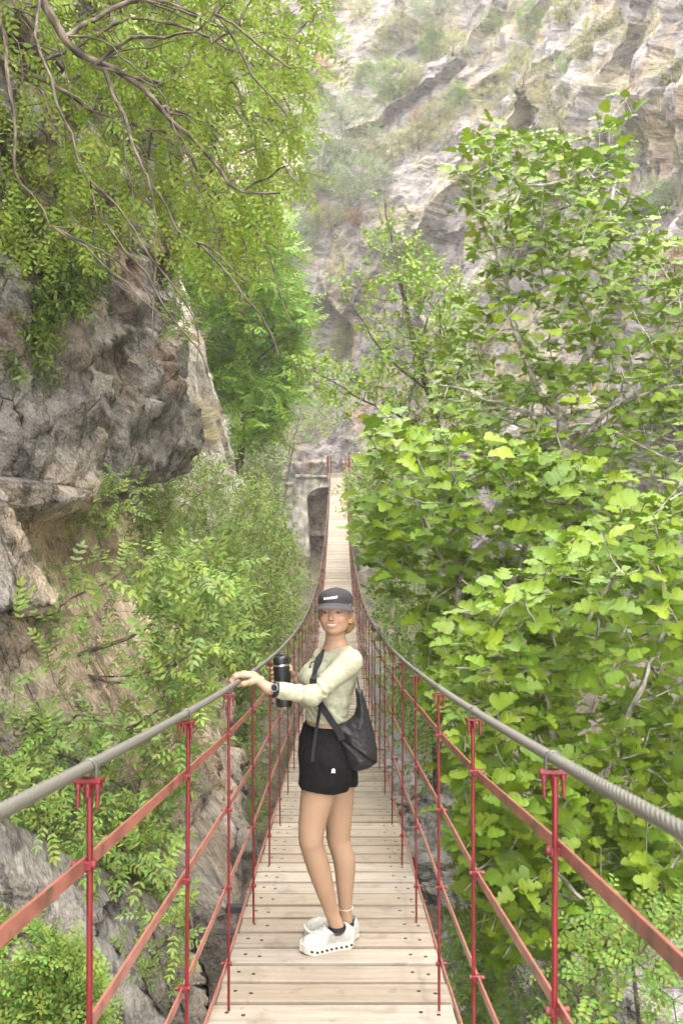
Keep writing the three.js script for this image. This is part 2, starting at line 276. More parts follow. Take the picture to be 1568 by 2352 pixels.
function leftColor(d, y, x) {
  const q = x * 0.9, m = fbm(d * 0.8 + q, y * 0.8, 40, 4), f = fbm(d * 3, y * 6, x * 6, 4), st = fbm(d * 5 + q * 4, y * 0.5, 47 + q * 2, 3), low = sstep(-1.3, -2.2, y);
  let c = mix3([0.185, 0.175, 0.158], [0.37, 0.348, 0.312], clamp(0.5 + m * 1.2 + f * 1.3, 0, 1));
  c = mix3(c, [0.14, 0.12, 0.10], clamp(sstep(0.04, 0.3, st) * 0.55, 0, 1));
  c = mix3(c, [0.17, 0.095, 0.05], sstep(0.02, 0.24, fbm(d * 1.3 + q, y * 1.3, 52, 4) + f * 0.35 + 0.12 * sstep(1.0, 2.4, y)) * 0.6 * sstep(0.5, 1.3, y) * sstep(13, 11, d));
  c = mix3(c, [0.44, 0.335, 0.225], sstep(0.02, 0.3, fbm(d * 1.1, y * 2.2, 57 + q, 3) + f * 0.2 - 0.1) * 0.35);
  c = mix3(c, [0.24, 0.19, 0.13], low * clamp(0.55 + m * 1.5 + f * 0.8, 0, 0.9));
  c = mix3(c, [0.36, 0.37, 0.385], sstep(0.06, 0.26, fbm(d * 2.3 + q, y * 0.4, 71, 3) + f * 0.2) * low * 0.6);
  const tan = sstep(0.3, -0.15, y + fbm(d * 1.5, y * 1.5, 61, 3) * 0.5) * sstep(-2.5, -1.6, y + fbm(d, y, 66, 3)) * sstep(5, 6.5, d) * sstep(13.5, 12, d);
  c = mix3(c, mix3([0.60, 0.455, 0.31], [0.70, 0.565, 0.415], clamp(0.5 + m * 1.6 + f * 0.7, 0, 1)), tan * 0.92);
  return c;
}
const D0 = -3, D1 = 30, DW = 16.5, Y0 = -8, Y1 = 11;
{
  const nd = 640, ny = 430, ds = [], ys = [];
  for (let i = 0; i < nd; i++) { const t = i / (nd - 1); ds.push(D0 + (DW - D0) * (0.8 * t + 0.2 * t * t * t)); }
  for (let j = 0; j < ny; j++) ys.push(Y0 + (Y1 - Y0) * j / (ny - 1));
  const g = gridGeo(nd, ny, (i, j) => { const d = ds[i], y = ys[j], x = leftX(d, y); return { p: V(x, y, -d), c: leftColor(d, y, x), uv: [(d * 0.6 + x * 0.9) / 1.7, (y + x * 0.4) / 1.7] }; });
  tag(add('gorge_cliff', g, nearRockMat), 'grey and tan rock wall with an overhanging boulder beside the bridge', 'cliff', null, 'structure');
}
// ---- limestone buttress farther along the left side: another, paler rock
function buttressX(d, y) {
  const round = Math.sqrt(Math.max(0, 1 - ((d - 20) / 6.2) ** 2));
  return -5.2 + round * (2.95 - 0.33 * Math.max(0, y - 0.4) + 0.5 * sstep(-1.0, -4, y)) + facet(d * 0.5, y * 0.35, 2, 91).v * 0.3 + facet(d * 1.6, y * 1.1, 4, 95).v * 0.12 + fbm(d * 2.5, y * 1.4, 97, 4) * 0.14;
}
{
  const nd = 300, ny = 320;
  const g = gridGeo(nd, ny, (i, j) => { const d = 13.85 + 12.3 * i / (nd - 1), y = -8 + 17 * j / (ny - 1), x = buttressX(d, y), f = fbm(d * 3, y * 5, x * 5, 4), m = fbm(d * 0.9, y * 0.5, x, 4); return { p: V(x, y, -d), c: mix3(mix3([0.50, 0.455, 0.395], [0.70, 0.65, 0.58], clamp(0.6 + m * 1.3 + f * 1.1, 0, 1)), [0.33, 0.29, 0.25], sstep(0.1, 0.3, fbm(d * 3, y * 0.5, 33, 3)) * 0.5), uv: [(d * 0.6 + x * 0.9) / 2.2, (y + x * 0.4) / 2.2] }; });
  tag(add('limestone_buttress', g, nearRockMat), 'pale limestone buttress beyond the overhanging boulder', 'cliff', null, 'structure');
}
// ---- right-hand and far cliff
const planPts = [[11, -10], [10.4, 2], [10, 12], [10, 20], [10.1, 27], [9.6, 33], [7.6, 40], [5.0, 46.5], [2.4, 51], [-1.2, 54], [-5, 55.5], [-9, 54], [-12, 48], [-12.5, 40], [-11, 32], [-9, 24]];
const planCurve = new THREE.CatmullRomCurve3(planPts.map(([x, d]) => V(x, 0, -d)), false, 'centripetal');
const planLen = planCurve.getLength();
const H0 = -8, H1 = 52;
let cliffMesh;
function cliffPoint(s, h) { // s in metres along the plan
  const t = clamp(s / planLen, 0, 1), p = planCurve.getPointAt(t), tg = planCurve.getTangentAt(t);
  const n = V(-tg.z, 0, tg.x); // towards outside
  const centre = sstep(34, 52, s);
  let lean = 0.14 * h + centre * 0.20 * Math.max(0, h);
  const q1 = s * 0.80 + h * 0.55, q2 = h * 0.80 - s * 0.55 + 0 * s;   // rock slabs dip down to the left
  const du = s * 0.55 + h * 0.80, dv = h * 0.55 - s * 0.80;          // du climbs across the beds, dv runs along them
  let k = fbm(s * 0.06, h * 0.06, 3, 4) * 5.0 + fbm(s * 0.2, h * 0.2, 9, 4) * 1.5;
  const q = du * 0.13 + fbm(s * 0.09, h * 0.09, 20, 3) * 2.0, fq = q - Math.floor(q);
  k += (sstep(0.1, 0.6, fq) - fq) * 0.5 * Math.max(0, 0.35 + 1.6 * nz(s * 0.08, h * 0.08, 31));
  k += (ridge(s * 0.5, h * 0.16, 15, 3) - 0.5) * 0.6 + fbm(s * 1.3, h * 0.8, 17, 5) * 0.38 + (ridge(s * 1.4 + h * 0.3, h * 0.22, 19, 4) - 0.5) * 0.32;
  const ws = fbm(s * 0.25, h * 0.25, 70, 2) * 2, wh = fbm(s * 0.25, h * 0.25, 74, 2) * 2;
  const f1 = facet((s + h * 0.35 + ws) * 0.15, (h - s * 0.25 + wh) * 0.085, 3, 60), f2 = facet((s + h * 0.3 + ws) * 0.42, (h - s * 0.2 + wh) * 0.22, 5, 64), f3 = facet(s * 1.2, h * 0.8, 7, 68);
  const f4 = facet(s * 2.6, h * 1.9, 9, 72); k += f1.v * 2.3 + f2.v * 0.55 + f3.v * 0.2 + f4.v * 0.08 - sstep(0.1, 0, f1.e) * 0.35 - sstep(0.1, 0, f2.e) * 0.15;
  const near = sstep(2, 30, s); k *= lerp(0.4, 1, near);
  if (h < 3) lean = Math.min(lean, 0) + 0;
  lean += k - 0.4;
  // keep the landing of the bridge clear
  const px = p.x + n.x * lean, pd = -(p.z + n.z * lean);
  return { p: V(px, h + fbm(s * 0.5, h * 0.5, 60, 2) * 0.7, -pd), fq, k };
}
{
  const ns = 780, nh = 470, knots = [[0, 0], [0.06, 18], [0.14, 30], [0.86, 92], [1, planLen]];
  const sAt = i => { const t = i / (ns - 1); for (let k = 1; k < knots.length; k++) if (t <= knots[k][0]) return lerp(knots[k - 1][1], knots[k][1], (t - knots[k - 1][0]) / (knots[k][0] - knots[k - 1][0])); return planLen; };
  const hAt = j => { const t = j / (nh - 1); return t < 0.06 ? lerp(H0, -2, t / 0.06) : t < 0.92 ? lerp(-2, 38, (t - 0.06) / 0.86) : lerp(38, H1, (t - 0.92) / 0.08); };
  const g = gridGeo(ns, nh, (i, j) => {
    const s = sAt(i), h = hAt(j), r = cliffPoint(s, h), X = r.p.x, Y = r.p.y, Z = r.p.z;
    const m = fbm(X * 0.13, Y * 0.13, Z * 0.13, 4), f = fbm(X * 1.1, Y * 1.1, Z * 1.1, 5), g2 = fbm(X * 5, Y * 5, Z * 5, 2);
    let c = mix3([0.206, 0.189, 0.181], [0.387, 0.351, 0.331], clamp(0.5 + m * 1.3 + f * 1.2 + g2 * 0.9, 0, 1));
    c = mix3(c, [0.465, 0.432, 0.392], sstep(0.06, 0.26, fbm(X * 0.25 + Y * 0.1, Y * 0.1, Z * 0.2, 4) + f * 0.25) * 0.6);
    c = mix3(c, [0.427, 0.303, 0.193], sstep(0.12, 0.3, fbm(X * 0.4, Y * 0.17, Z * 0.4 + 30, 4) + f * 0.2) * 0.6);
    c = mix3(c, [0.153, 0.136, 0.124], sstep(0.1, 0.3, fbm(X * 0.9, Y * 0.12, Z * 0.9 + 9, 4) + f * 0.15) * 0.5);
    const veg = sstep(0.04, 0.2, fbm(X * 0.3, Y * 0.3, Z * 0.3 + 50, 4) + f * 0.35);
    c = mix3(c, mix3([0.306, 0.278, 0.124], [0.427, 0.361, 0.218], clamp(0.5 + g2 * 1.5 + f, 0, 1)), veg * 0.55);
    return { p: r.p, c, uv: [(s + r.k * 0.5) / 4, (h + r.k * 0.35) / 4] };
  });
  cliffMesh = tag(add('far_cliff', g, farRockMat), 'tall pale cliff with dry ledges rising beyond the bridge', 'cliff', null, 'structure');
  cliffMesh.geometry.computeBoundingSphere();
}
const caster = new THREE.Raycaster(); caster.far = 200;
farRockMat.side = THREE.DoubleSide; nearRockMat.side = THREE.DoubleSide;
function hitCliff(x, y) { scene.updateMatrixWorld(); const dir = P(x, y, 10).normalize(); caster.set(V(0, 0, 0), dir); const r = caster.intersectObject(cliffMesh, false)[0]; return r ? { p: r.point, n: r.face.normal.clone().multiplyScalar(r.face.normal.dot(dir) > 0 ? -1 : 1) } : null; }

// ---- river bed and banks
function groundY(x, d) {
  let y = -6.4 + 0.02 * d;
  y += 3.0 * sstep(2.6, 10, x) + 1.2 * sstep(0.2, -4, x);
  y += 3.2 * sstep(40, 50, d);
  return y + fbm(x * 0.5, d * 0.5, 7, 4) * 0.9 + fbm(x * 2.5, d * 2.5, 9, 3) * 0.22;
}
const groundMat = new THREE.MeshStandardMaterial({ vertexColors: true, roughness: 0.97, map: rockTex, bumpMap: rockBump, bumpScale: 0.06 });
{
  const nx = 200, nd = 380;
  const g = gridGeo(nx, nd, (i, j) => { const x = -14 + 27 * i / (nx - 1), t = j / (nd - 1), d = -10 + 68 * t; const y = groundY(x, d), m = fbm(x * 0.7, d * 0.7, 33, 4); return { p: V(x, y, -d), c: mix3(mix3([0.15, 0.12, 0.08], [0.27, 0.235, 0.18], clamp(0.5 + m * 2, 0, 1)), [0.09, 0.105, 0.04], sstep(0, 0.3, fbm(x, d, 36, 3)) * 0.7), uv: [x / 2.5, d / 2.5] }; });
  tag(add('river_bank', g, groundMat), 'earth and stones at the bottom of the gorge', 'ground', null, 'structure');
  // narrow stream
  const pts = []; for (let d = -8; d < 46; d += 0.5) pts.push(d);
  const w = gridGeo(7, pts.length, (i, j) => { const d = pts[j], cx = 1.5 + Math.sin(d * 0.23) * 0.5; return { p: V(cx + (i - 3) * 0.32, -6.33 + 0.02 * d, -d), c: [1, 1, 1], uv: [i, j] }; });
  tag(add('stream', w, new THREE.MeshPhysicalMaterial({ color: new THREE.Color().setRGB(0.16, 0.19, 0.17), roughness: 0.12, bumpMap: rockBump, bumpScale: 0.03 })), 'shallow stream below the bridge', 'stream', null, 'structure');
}
function rockGeo(sd, sx, sy, sz, res = 18) {
  const g = new THREE.IcosahedronGeometry(1, res), p = g.attributes.position, col = new Float32Array(p.count * 3), v = V(0, 0, 0);
  for (let i = 0; i < p.count; i++) { v.fromBufferAttribute(p, i); const k = 1 + rockPlates(v.x * 1.6 + sd, v.y * 1.6, v.z * 1.6 + sd) * 0.6 + fbm(v.x * 2.5 + sd, v.y * 2.5, v.z * 2.5, 3) * 0.3 + fbm(v.x * 9, v.y * 9 + sd, v.z * 9, 2) * 0.04; const c = clamp(0.5 + fbm(v.x * 3 + sd, v.y * 3, v.z * 3, 4) * 1.6, 0, 1), cc = mix3([0.26, 0.245, 0.22], [0.48, 0.455, 0.42], c); col.set(cc, 3 * i); p.setXYZ(i, v.x * k * sx, v.y * k * sy, v.z * k * sz); }
  g.setAttribute('color', new THREE.BufferAttribute(col, 3)); g.computeVertexNormals(); return g;
}
{
  const variants = [1, 2, 3, 4].map(k => rockGeo(k * 7.3, 1, 0.72, 0.9, 12));
  const spots = [[1030, 1985, 0.95, 0], [985, 1890, 0.8, 1], [960, 1930, 0.6, 2], [1050, 2080, 0.55, 3], [1010, 2000, 0.35, 1], [1080, 2240, 0.7, 0], [940, 1830, 0.9, 2], [1150, 2330, 0.8, 1], [1000, 2040, 0.4, 3], [1540, 2335, 0.45, 0]];
  spots.forEach(([x, y, r, v], i) => {
    const near = i === 9; let d = near ? 4.6 : 8; if (!near) for (let k = 0; k < 40; k++) { const q = P(x, y, d); if (q.y < groundY(q.x, d) + r * 0.25) break; d += 0.25; }
    const q = P(x, y, d), m = add('boulder', variants[v], nearRockMat); m.position.copy(q); m.scale.setScalar(r); m.rotation.set(rr(-0.3, 0.3), rr(0, 6), rr(-0.3, 0.3));
    if (near) { m.userData.sit = 1; }
    tag(m, near ? 'small pale boulder showing under the fig leaves' : 'grey boulder lying in the stream bed below the bridge', 'boulder', near ? null : 'boulders in the stream bed');
  });
}
// ---- masonry landing on the far bank
{
  const D = END - 0.15, top = deckY(END) - 0.02, X = deckX(END);
  const g0 = thing('stone_abutment', 'weathered masonry landing with an arch at the far bridge end', 'abutment', V(X, -3.6, -D));
  const plaster = tex(512, 512, (u, v) => { const b = 0.82 + tfbm(u, v, 6, 6, 5) * 0.6 - Math.max(0, tfbm(u * 4, v, 3, 3, 9)) * 0.5; return [b, b * 0.98, b * 0.95]; }, true);
  const stone = std(0.70, 0.665, 0.595, 0.95, { map: plaster, bumpMap: rockBump, bumpScale: 0.08 });
  const brown = std(0.36, 0.285, 0.20, 0.97, { map: rockTex, bumpMap: rockBump, bumpScale: 0.10 });
  const uvM = g => { const p = g.attributes.position, uv = g.attributes.uv; for (let i = 0; i < p.count; i++) uv.setXY(i, (p.getX(i) + p.getZ(i)) * 0.3, p.getY(i) * 0.3); return g; };
  const sh = new THREE.Shape(); const b = -3.2, t = top + 3.6; // in group space y=0 is the foot
  sh.moveTo(-2.25, b); sh.lineTo(-2.35, t - 0.55); sh.lineTo(-2.15, t - 0.02); sh.lineTo(1.7, t); sh.lineTo(1.8, b);
  const hole = new THREE.Path(); hole.moveTo(-1.18, b + 0.4); hole.lineTo(-1.62, t - 1.15); hole.quadraticCurveTo(-1.55, t - 0.66, -0.9, t - 0.52); hole.quadraticCurveTo(0.6, t - 0.45, 1.1, t - 1.1); hole.lineTo(1.1, b + 0.4); hole.closePath(); sh.holes.push(hole);
  add('arch_wall', uvM(new THREE.ExtrudeGeometry(sh, { depth: 1.3, bevelEnabled: true, bevelSize: 0.03, bevelThickness: 0.03, bevelSegments: 1 })), stone, g0).position.z = -1.3;
  const back = add('back_wall', uvM(new THREE.BoxGeometry(3.6, 7, 0.4, 18, 30, 1)), brown, g0); back.position.set(0, 1.0, -1.75);
  const bpz = back.geometry.attributes.position; for (let i = 0; i < bpz.count; i++) bpz.setZ(i, bpz.getZ(i) + fbm(bpz.getX(i) * 1.4, bpz.getY(i) * 1.4, 3, 4) * 0.5); back.geometry.computeVertexNormals();
  const cap = (x0, x1, y, h, z) => { const m = add('coping_slab', uvM(new RoundedBoxGeometry(x1 - x0, h, 1.7, 2, 0.04)), stone, g0); m.position.set((x0 + x1) / 2, y, z); m.rotation.z = rr(-0.01, 0.01); };
  cap(-2.2, -1.35, t + 0.06, 0.16, -0.6); cap(-1.33, -0.55, t + 0.04, 0.13, -0.62); cap(0.5, 1.75, t + 0.05, 0.14, -0.6); cap(-3.0, -2.3, t - 0.32, 0.16, -0.65);
  const side = add('side_wall', uvM(new RoundedBoxGeometry(0.75, 1.2, 1.2, 2, 0.05)), stone, g0); side.position.set(-2.66, t - 1.0, -0.7);
  const step = add('side_wall', uvM(new RoundedBoxGeometry(0.95, 4.4, 1.0, 2, 0.05)), stone, g0); step.position.set(-2.72, t - 3.9, -0.75);
  const ledge = add('ledge', uvM(new RoundedBoxGeometry(1.5, 0.28, 0.8, 2, 0.04)), brown, g0); ledge.position.set(-0.75, t - 2.9, -1.05);
  const path = add('landing_floor', uvM(new RoundedBoxGeometry(4.2, 0.3, 5.5, 2, 0.05)), stone, g0); path.position.set(-0.3, t - 0.17, -3.9);
}
console.log('terrain ready');
// ================================================================ plants
const leafMat = (r, g, b, tr = 0.38, rough = 0.62) => new THREE.MeshPhysicalMaterial({ color: new THREE.Color().setRGB(r, g, b), roughness: rough, transmission: tr, thickness: 0, side: THREE.DoubleSide, vertexColors: true, specularIntensity: 0.45 });
const barkTex = tex(256, 512, (u, v) => { const b = 0.75 + tfbm(u, v, 9, 5, 4) * 0.9; return [b, b * 0.98, b * 0.95]; }, true);
const barkGrey = std(0.42, 0.385, 0.325, 0.9, { map: barkTex, bumpMap: barkTex, bumpScale: 0.004 });
const barkBrown = std(0.22, 0.18, 0.135, 0.92, { map: barkTex, bumpMap: barkTex, bumpScale: 0.005 });
const barkPale = std(0.56, 0.53, 0.46, 0.85, { map: barkTex, bumpMap: barkTex, bumpScale: 0.003 });

// a leaf blade from a half outline [[x,y],...] along +y; folded on the midrib and curled; normal +z
function blade(half, fold = 0.25, curl = 0.3, petiole = 0, tint = [1, 1, 1], wav = 0) {
  const pos = [], idx = [], col = [], n = half.length, L = half[n - 1][1];
  const z = (x, y) => Math.abs(x) * fold - curl * y * y / Math.max(L, 1e-6) * 0.5 + (wav ? wav * Math.sin(y / L * 9 + x * 30) * Math.abs(x) : 0);
  for (const [x, y] of half) { pos.push(0, y + petiole, z(0, y), x, y + petiole, z(x, y), -x, y + petiole, z(x, y) * 1.0); for (let k = 0; k < 3; k++) { const e = k ? 1 : 1.12; col.push(tint[0] * e, tint[1] * e, tint[2] * e); } }
  for (let i = 0; i < n - 1; i++) { const a = i * 3, b = a + 3; idx.push(a, a + 1, b, b, a + 1, b + 1, a, b, a + 2, b, b + 2, a + 2); }
  if (petiole) { const w = 0.012 * L + 0.0008, k = pos.length / 3; pos.push(-w, 0, 0, w, 0, 0, w, petiole + 0.05 * L, 0.001, -w, petiole + 0.05 * L, 0.001); for (let q = 0; q < 4; q++) col.push(1.2 * tint[0], 1.1 * tint[1], tint[2]); idx.push(k, k + 1, k + 2, k, k + 2, k + 3); }
  const g = new THREE.BufferGeometry(); g.setAttribute('position', new THREE.Float32BufferAttribute(pos, 3)); g.setAttribute('color', new THREE.Float32BufferAttribute(col, 3)); g.setIndex(idx); g.computeVertexNormals(); return g;
}
const ovate = (l, w) => [[0.0, 0], [w * 0.32, l * 0.12], [w * 0.5, l * 0.36], [w * 0.36, l * 0.68], [0.0, l]];
const figHalf = (s, deep) => [[0.015, 0.03], [0.16, -0.05], [0.30, -0.02], [0.40, 0.08], [0.435, 0.22], [0.42, 0.34], [0.36 - deep, 0.42], [0.40 - deep * 0.3, 0.53], [0.385 - deep * 0.3, 0.64], [0.31 - deep * 0.4, 0.71], [0.23 - deep * 0.55, 0.745], [0.235, 0.86], [0.19, 0.99], [0.10, 1.08], [0.0, 1.12]].map(([x, y]) => [Math.max(0.01 * (y < 1.1), x) * s, y * s]);
function placeLeaf(g, dir, normal, at, sc) { const z = normal.clone().addScaledVector(dir, -normal.dot(dir)).normalize(), x = V(0, 0, 0).crossVectors(dir, z); return g.clone().applyMatrix4(new THREE.Matrix4().makeBasis(x.multiplyScalar(sc), dir.clone().multiplyScalar(sc), z.multiplyScalar(sc)).setPosition(at)); }
const tmpM = new THREE.Matrix4();
function leafMatrix(at, dir, normal, sc) { const y = dir.clone().normalize(), z = normal.clone().addScaledVector(y, -normal.dot(y)); if (z.lengthSq() < 1e-6) z.set(0.3, 0.2, 1); z.normalize(); const x = V(0, 0, 0).crossVectors(y, z); return new THREE.Matrix4().makeBasis(x.multiplyScalar(sc), y.multiplyScalar(sc), z.multiplyScalar(sc)).setPosition(at); }
const rdir = () => { const z = rr(-1, 1), a = rr(0, 6.2832), r = Math.sqrt(1 - z * z); return V(r * Math.cos(a), z, r * Math.sin(a)); };

// ---- sprigs: a short twig along +y with leaves
function sprig({ len, n, l, w, spread = 0.9, droop = 0, fold = 0.25, curl = 0.3, pair = false, sizeTaper = 0.3, tones = 0.22 }) {
  const parts = []; const tw = tube([V(0, 0, 0), V(0, len * 0.5, len * 0.04), V(0, len, 0)], [0.0018, 0.0014, 0.0007], 3, false); tw.deleteAttribute('uv'); parts.push(colorGeo(tw.toNonIndexed(), 0.8, 0.55, 0.5));
  for (let i = 0; i < n; i++) {
    const t = (i + 0.6) / n, a = pair ? (i % 2 ? Math.PI : 0) + rr(-0.5, 0.5) : i * 2.4 + rr(-0.4, 0.4);
    const out = V(Math.cos(a) * spread, rr(0.25, 0.8), Math.sin(a) * spread + droop).normalize();
    const b = blade(ovate(l, w), fold, curl, l * 0.12, [rr(1 - tones, 1 + tones), rr(1 - tones * 0.6, 1 + tones * 0.6), rr(1 - tones, 1 + tones)]);
    parts.push(placeLeaf(b, out, V(rr(-0.4, 0.4), rr(0.1, 0.9), 1).normalize(), V(0, len * t, 0), rr(0.75, 1.1) * (1 - sizeTaper * t)).toNonIndexed());
  }
  for (const p of parts) for (const k of Object.keys(p.attributes)) if (!['position', 'normal', 'color'].includes(k)) p.deleteAttribute(k);
  return mergeGeometries(parts);
}
// a pinnate leaf: leaflets in pairs along a rachis +y
function pinnate(L, pairs, l, w) {
  const parts = []; const tw = tube([V(0, 0, 0), V(0, L * 0.5, 0.0), V(0, L, -L * 0.08)], [0.0013, 0.0011, 0.0007], 3, false); tw.deleteAttribute('uv'); parts.push(colorGeo(tw.toNonIndexed(), 1.0, 0.75, 0.6));
  for (let i = 0; i < pairs; i++) for (const s of [-1, 1]) { const t = 0.28 + 0.66 * i / Math.max(1, pairs - 1) + rr(-0.02, 0.02), a = rr(0.85, 1.15); parts.push(placeLeaf(blade(ovate(l, w), 0.18, 0.35, 0, [rr(0.85, 1.15), rr(0.9, 1.1), rr(0.85, 1.15)]), V(s * Math.sin(a), Math.cos(a), rr(-0.25, 0.05)).normalize(), V(rr(-0.3, 0.3), rr(-0.3, 0.3), 1), V(0, L * t, -L * 0.06 * t * t), rr(0.8, 1.05)).toNonIndexed()); }
  parts.push(placeLeaf(blade(ovate(l, w), 0.18, 0.3), V(0, 1, -0.25).normalize(), V(0, 0, 1), V(0, L, -L * 0.07), 1).toNonIndexed());
  for (const p of parts) for (const k of Object.keys(p.attributes)) if (!['position', 'normal', 'color'].includes(k)) p.deleteAttribute(k);
  return mergeGeometries(parts);
}
// ---- skeleton: limbs drawn by hand, then every tip is joined to the nearest wood
function growWood(limbs, tips, { step = 0.16, droop = 0, r0 = 0.0022, expo = 2.35, wob = 0.05, reach = 1e9 }) {
  const pos = [], par = [], rad = [], kids = [], plen = [];
  const node = (p, pa, r = 0) => { pos.push(p); par.push(pa); rad.push(r); kids.push([]); plen.push(pa < 0 ? 0 : plen[pa] + p.distanceTo(pos[pa])); if (pa >= 0) kids[pa].push(pos.length - 1); return pos.length - 1; };
  const nearest = p => { let b = -1, bd = 1e9; for (let i = 0; i < pos.length; i++) { const q = pos[i], d = (q.x - p.x) ** 2 + (q.y - p.y) ** 2 + (q.z - p.z) ** 2; if (d < bd) { bd = d; b = i; } } return [b, Math.sqrt(bd)]; };
  for (const L of limbs) {
    const pts = L.map(q => q.p), rs = L.map(q => q.r), len = pts.reduce((s, p, i) => i ? s + p.distanceTo(pts[i - 1]) : 0, 0), n = Math.max(3, Math.ceil(len / step));
    const cv = catmull(pts, n); let prev = -1;
    if (pos.length && !L[0].root) { const [b, d] = nearest(cv[0]); prev = b; if (d < 0.05) { } }
    cv.forEach((p, i) => { const t = i / n * (rs.length - 1), k = Math.min(rs.length - 2, Math.floor(t)); p.add(V(nz(p.x * 3, p.y * 3, i * 0.3), nz(p.y * 3, p.z * 3, i * 0.3 + 9), nz(p.z * 3, p.x * 3, i * 0.3 + 5)).multiplyScalar(wob)); prev = node(p, prev, lerp(rs[k], rs[k + 1], t - k)); });
  }
  const order = tips.map((p, i) => [nearest(p)[1], i]).sort((a, b) => a[0] - b[0]); const tipNode = new Array(tips.length);
  for (const [, ti] of order) {
    const p = tips[ti]; let b = 0, bd = 1e9;
    for (let i = 0; i < pos.length; i++) { const q = pos[i], dx = q.x - p.x, dy = q.y - p.y, dz = q.z - p.z; let d = Math.sqrt(dx * dx + dy * dy + dz * dz) + plen[i] * 0.12 + (dy > 0 && !droop ? dy * 0.5 : 0); if (d < bd) { bd = d; b = i; } }
    const a = pos[b], L = a.distanceTo(p), n = Math.max(1, Math.ceil(L / step)), c = a.clone().lerp(p, 0.5).add(V(gauss() * 0.12 * L, (droop ? 0.16 : 0.0) * L + gauss() * 0.08 * L - (droop ? 0 : 0.1 * L), gauss() * 0.12 * L));
    let prev = b; for (let i = 1; i <= n; i++) { const t = i / n, u = 1 - t; prev = node(V(u * u * a.x + 2 * u * t * c.x + t * t * p.x, u * u * a.y + 2 * u * t * c.y + t * t * p.y, u * u * a.z + 2 * u * t * c.z + t * t * p.z), prev); }
    tipNode[ti] = prev;
  }
  const acc = new Float64Array(pos.length);
  for (let i = pos.length - 1; i >= 0; i--) { if (!kids[i].length) acc[i] = Math.pow(r0, expo); const r = Math.max(Math.pow(acc[i], 1 / expo), rad[i]); rad[i] = r; if (par[i] >= 0) acc[par[i]] += Math.pow(Math.max(Math.pow(acc[i], 1 / expo), 0), expo); }
  const thick = [], thin = [], starts = []; for (let i = 0; i < pos.length; i++) if (par[i] < 0) starts.push([i, -1]);
  while (starts.length) {
    let [i, from] = starts.pop(); const pts = [], rs = []; if (from >= 0) { pts.push(pos[from]); rs.push(Math.min(rad[from], rad[i] * 1.2)); }
    while (true) { pts.push(pos[i]); rs.push(rad[i]); if (!kids[i].length) break; let m = kids[i][0]; for (const k of kids[i]) if (rad[k] > rad[m]) m = k; for (const k of kids[i]) if (k !== m) starts.push([k, i]); i = m; }
    if (pts.length < 2) continue; const R = Math.max(...rs); (R > 0.02 ? thick : thin).push(tube(pts, rs, R > 0.05 ? 9 : R > 0.014 ? 6 : R > 0.006 ? 4 : 3, false));
  }
  const dirs = tipNode.map(k => par[k] >= 0 ? pos[k].clone().sub(pos[par[k]]).normalize() : V(0, 1, 0));
  return { thick, thin, dirs };
}
const inPoly = (poly, x, y) => { let c = false; for (let i = 0, j = poly.length - 1; i < poly.length; j = i++) { const [xi, yi] = poly[i], [xj, yj] = poly[j]; if ((yi > y) !== (yj > y) && x < (xj - xi) * (y - yi) / (yj - yi) + xi) c = !c; } return c; };
// crown points: spread through a volume that spans an outline at some distance range, thinned by clumping noise
function crownPts(poly, n, dmin, dmax, { clump = 0, cs = 1.2, ok = () => true, thin = null, sd = 0 } = {}) {
  const xs = poly.map(p => p[0]), ys = poly.map(p => p[1]), x0 = Math.min(...xs), x1 = Math.max(...xs), y0 = Math.min(...ys), y1 = Math.max(...ys), out = []; let guard = 0;
  while (out.length < n && guard++ < n * 60) { const x = rr(x0, x1), y = rr(y0, y1); if (!inPoly(poly, x, y)) continue; const d = rr(dmin, dmax), p = P(x, y, d); if (clump && nz(p.x * cs + sd, p.y * cs, p.z * cs) < clump * rr(-0.5, 1) - 0.18) continue; if (thin && rnd() > thin(x, y, d)) continue; if (!ok(p, d)) continue; out.push(p); }
  return out;
}
const bridgeClear = (p, d, m = 0.12) => !(Math.abs(p.x - deckX(d)) < 0.47 + m && p.y < cableY(d) + m + 0.06 && p.y > deckY(d) - 0.25) && !(d < 5.2 && Math.abs(p.x) < 0.62 && p.y < 0.25);
const outsideLeft = (p, d) => d > D1 || (p.x > (d < DW ? leftX(d, p.y) + 0.02 : -9) && (d < 13.9 || d > 26 || p.x > buttressX(d, p.y) + 0.02));
// leaves: the ones that show largest become meshes of their own, the others one part
function leaves(parent, name, geos, mats, list, individual = 0) { // list: {m:Matrix4, size, at, g, k, c}
  const score = q => { const d = -q.at.z; if (d < 0.3) return 0; const x = q.at.x / d / 0.3733, y = q.at.y / d / 0.56; return (Math.abs(x) > 1.02 || Math.abs(y) > 1.02 ? 0.01 : 1) * q.size / d; };
  if (individual) list = list.slice().sort((a, b) => score(b) - score(a));
  const inv = new THREE.Matrix4().makeTranslation(-parent.position.x, -parent.position.y, -parent.position.z);
  for (const q of list.slice(0, individual)) { const o = new THREE.Mesh(geos[q.g], mats[q.k]); o.name = name; inv.clone().multiply(q.m).decompose(o.position, o.quaternion, o.scale); parent.add(o); }
  const rest = list.slice(individual), by = {}; for (const q of rest) (by[q.g] ??= []).push(q);
  for (const gk in by) { const L = by[gk], im = new THREE.InstancedMesh(geos[gk], mats[0], L.length); L.forEach((q, i) => { im.setMatrixAt(i, inv.clone().multiply(q.m)); im.setColorAt(i, q.c ?? new THREE.Color(1, 1, 1)); }); im.name = 'foliage'; im.userData.kind = 'stuff'; parent.add(im); }
}
const toLocal = (g, o) => { g.translate(-o.position.x, -o.position.y, -o.position.z); return g; };
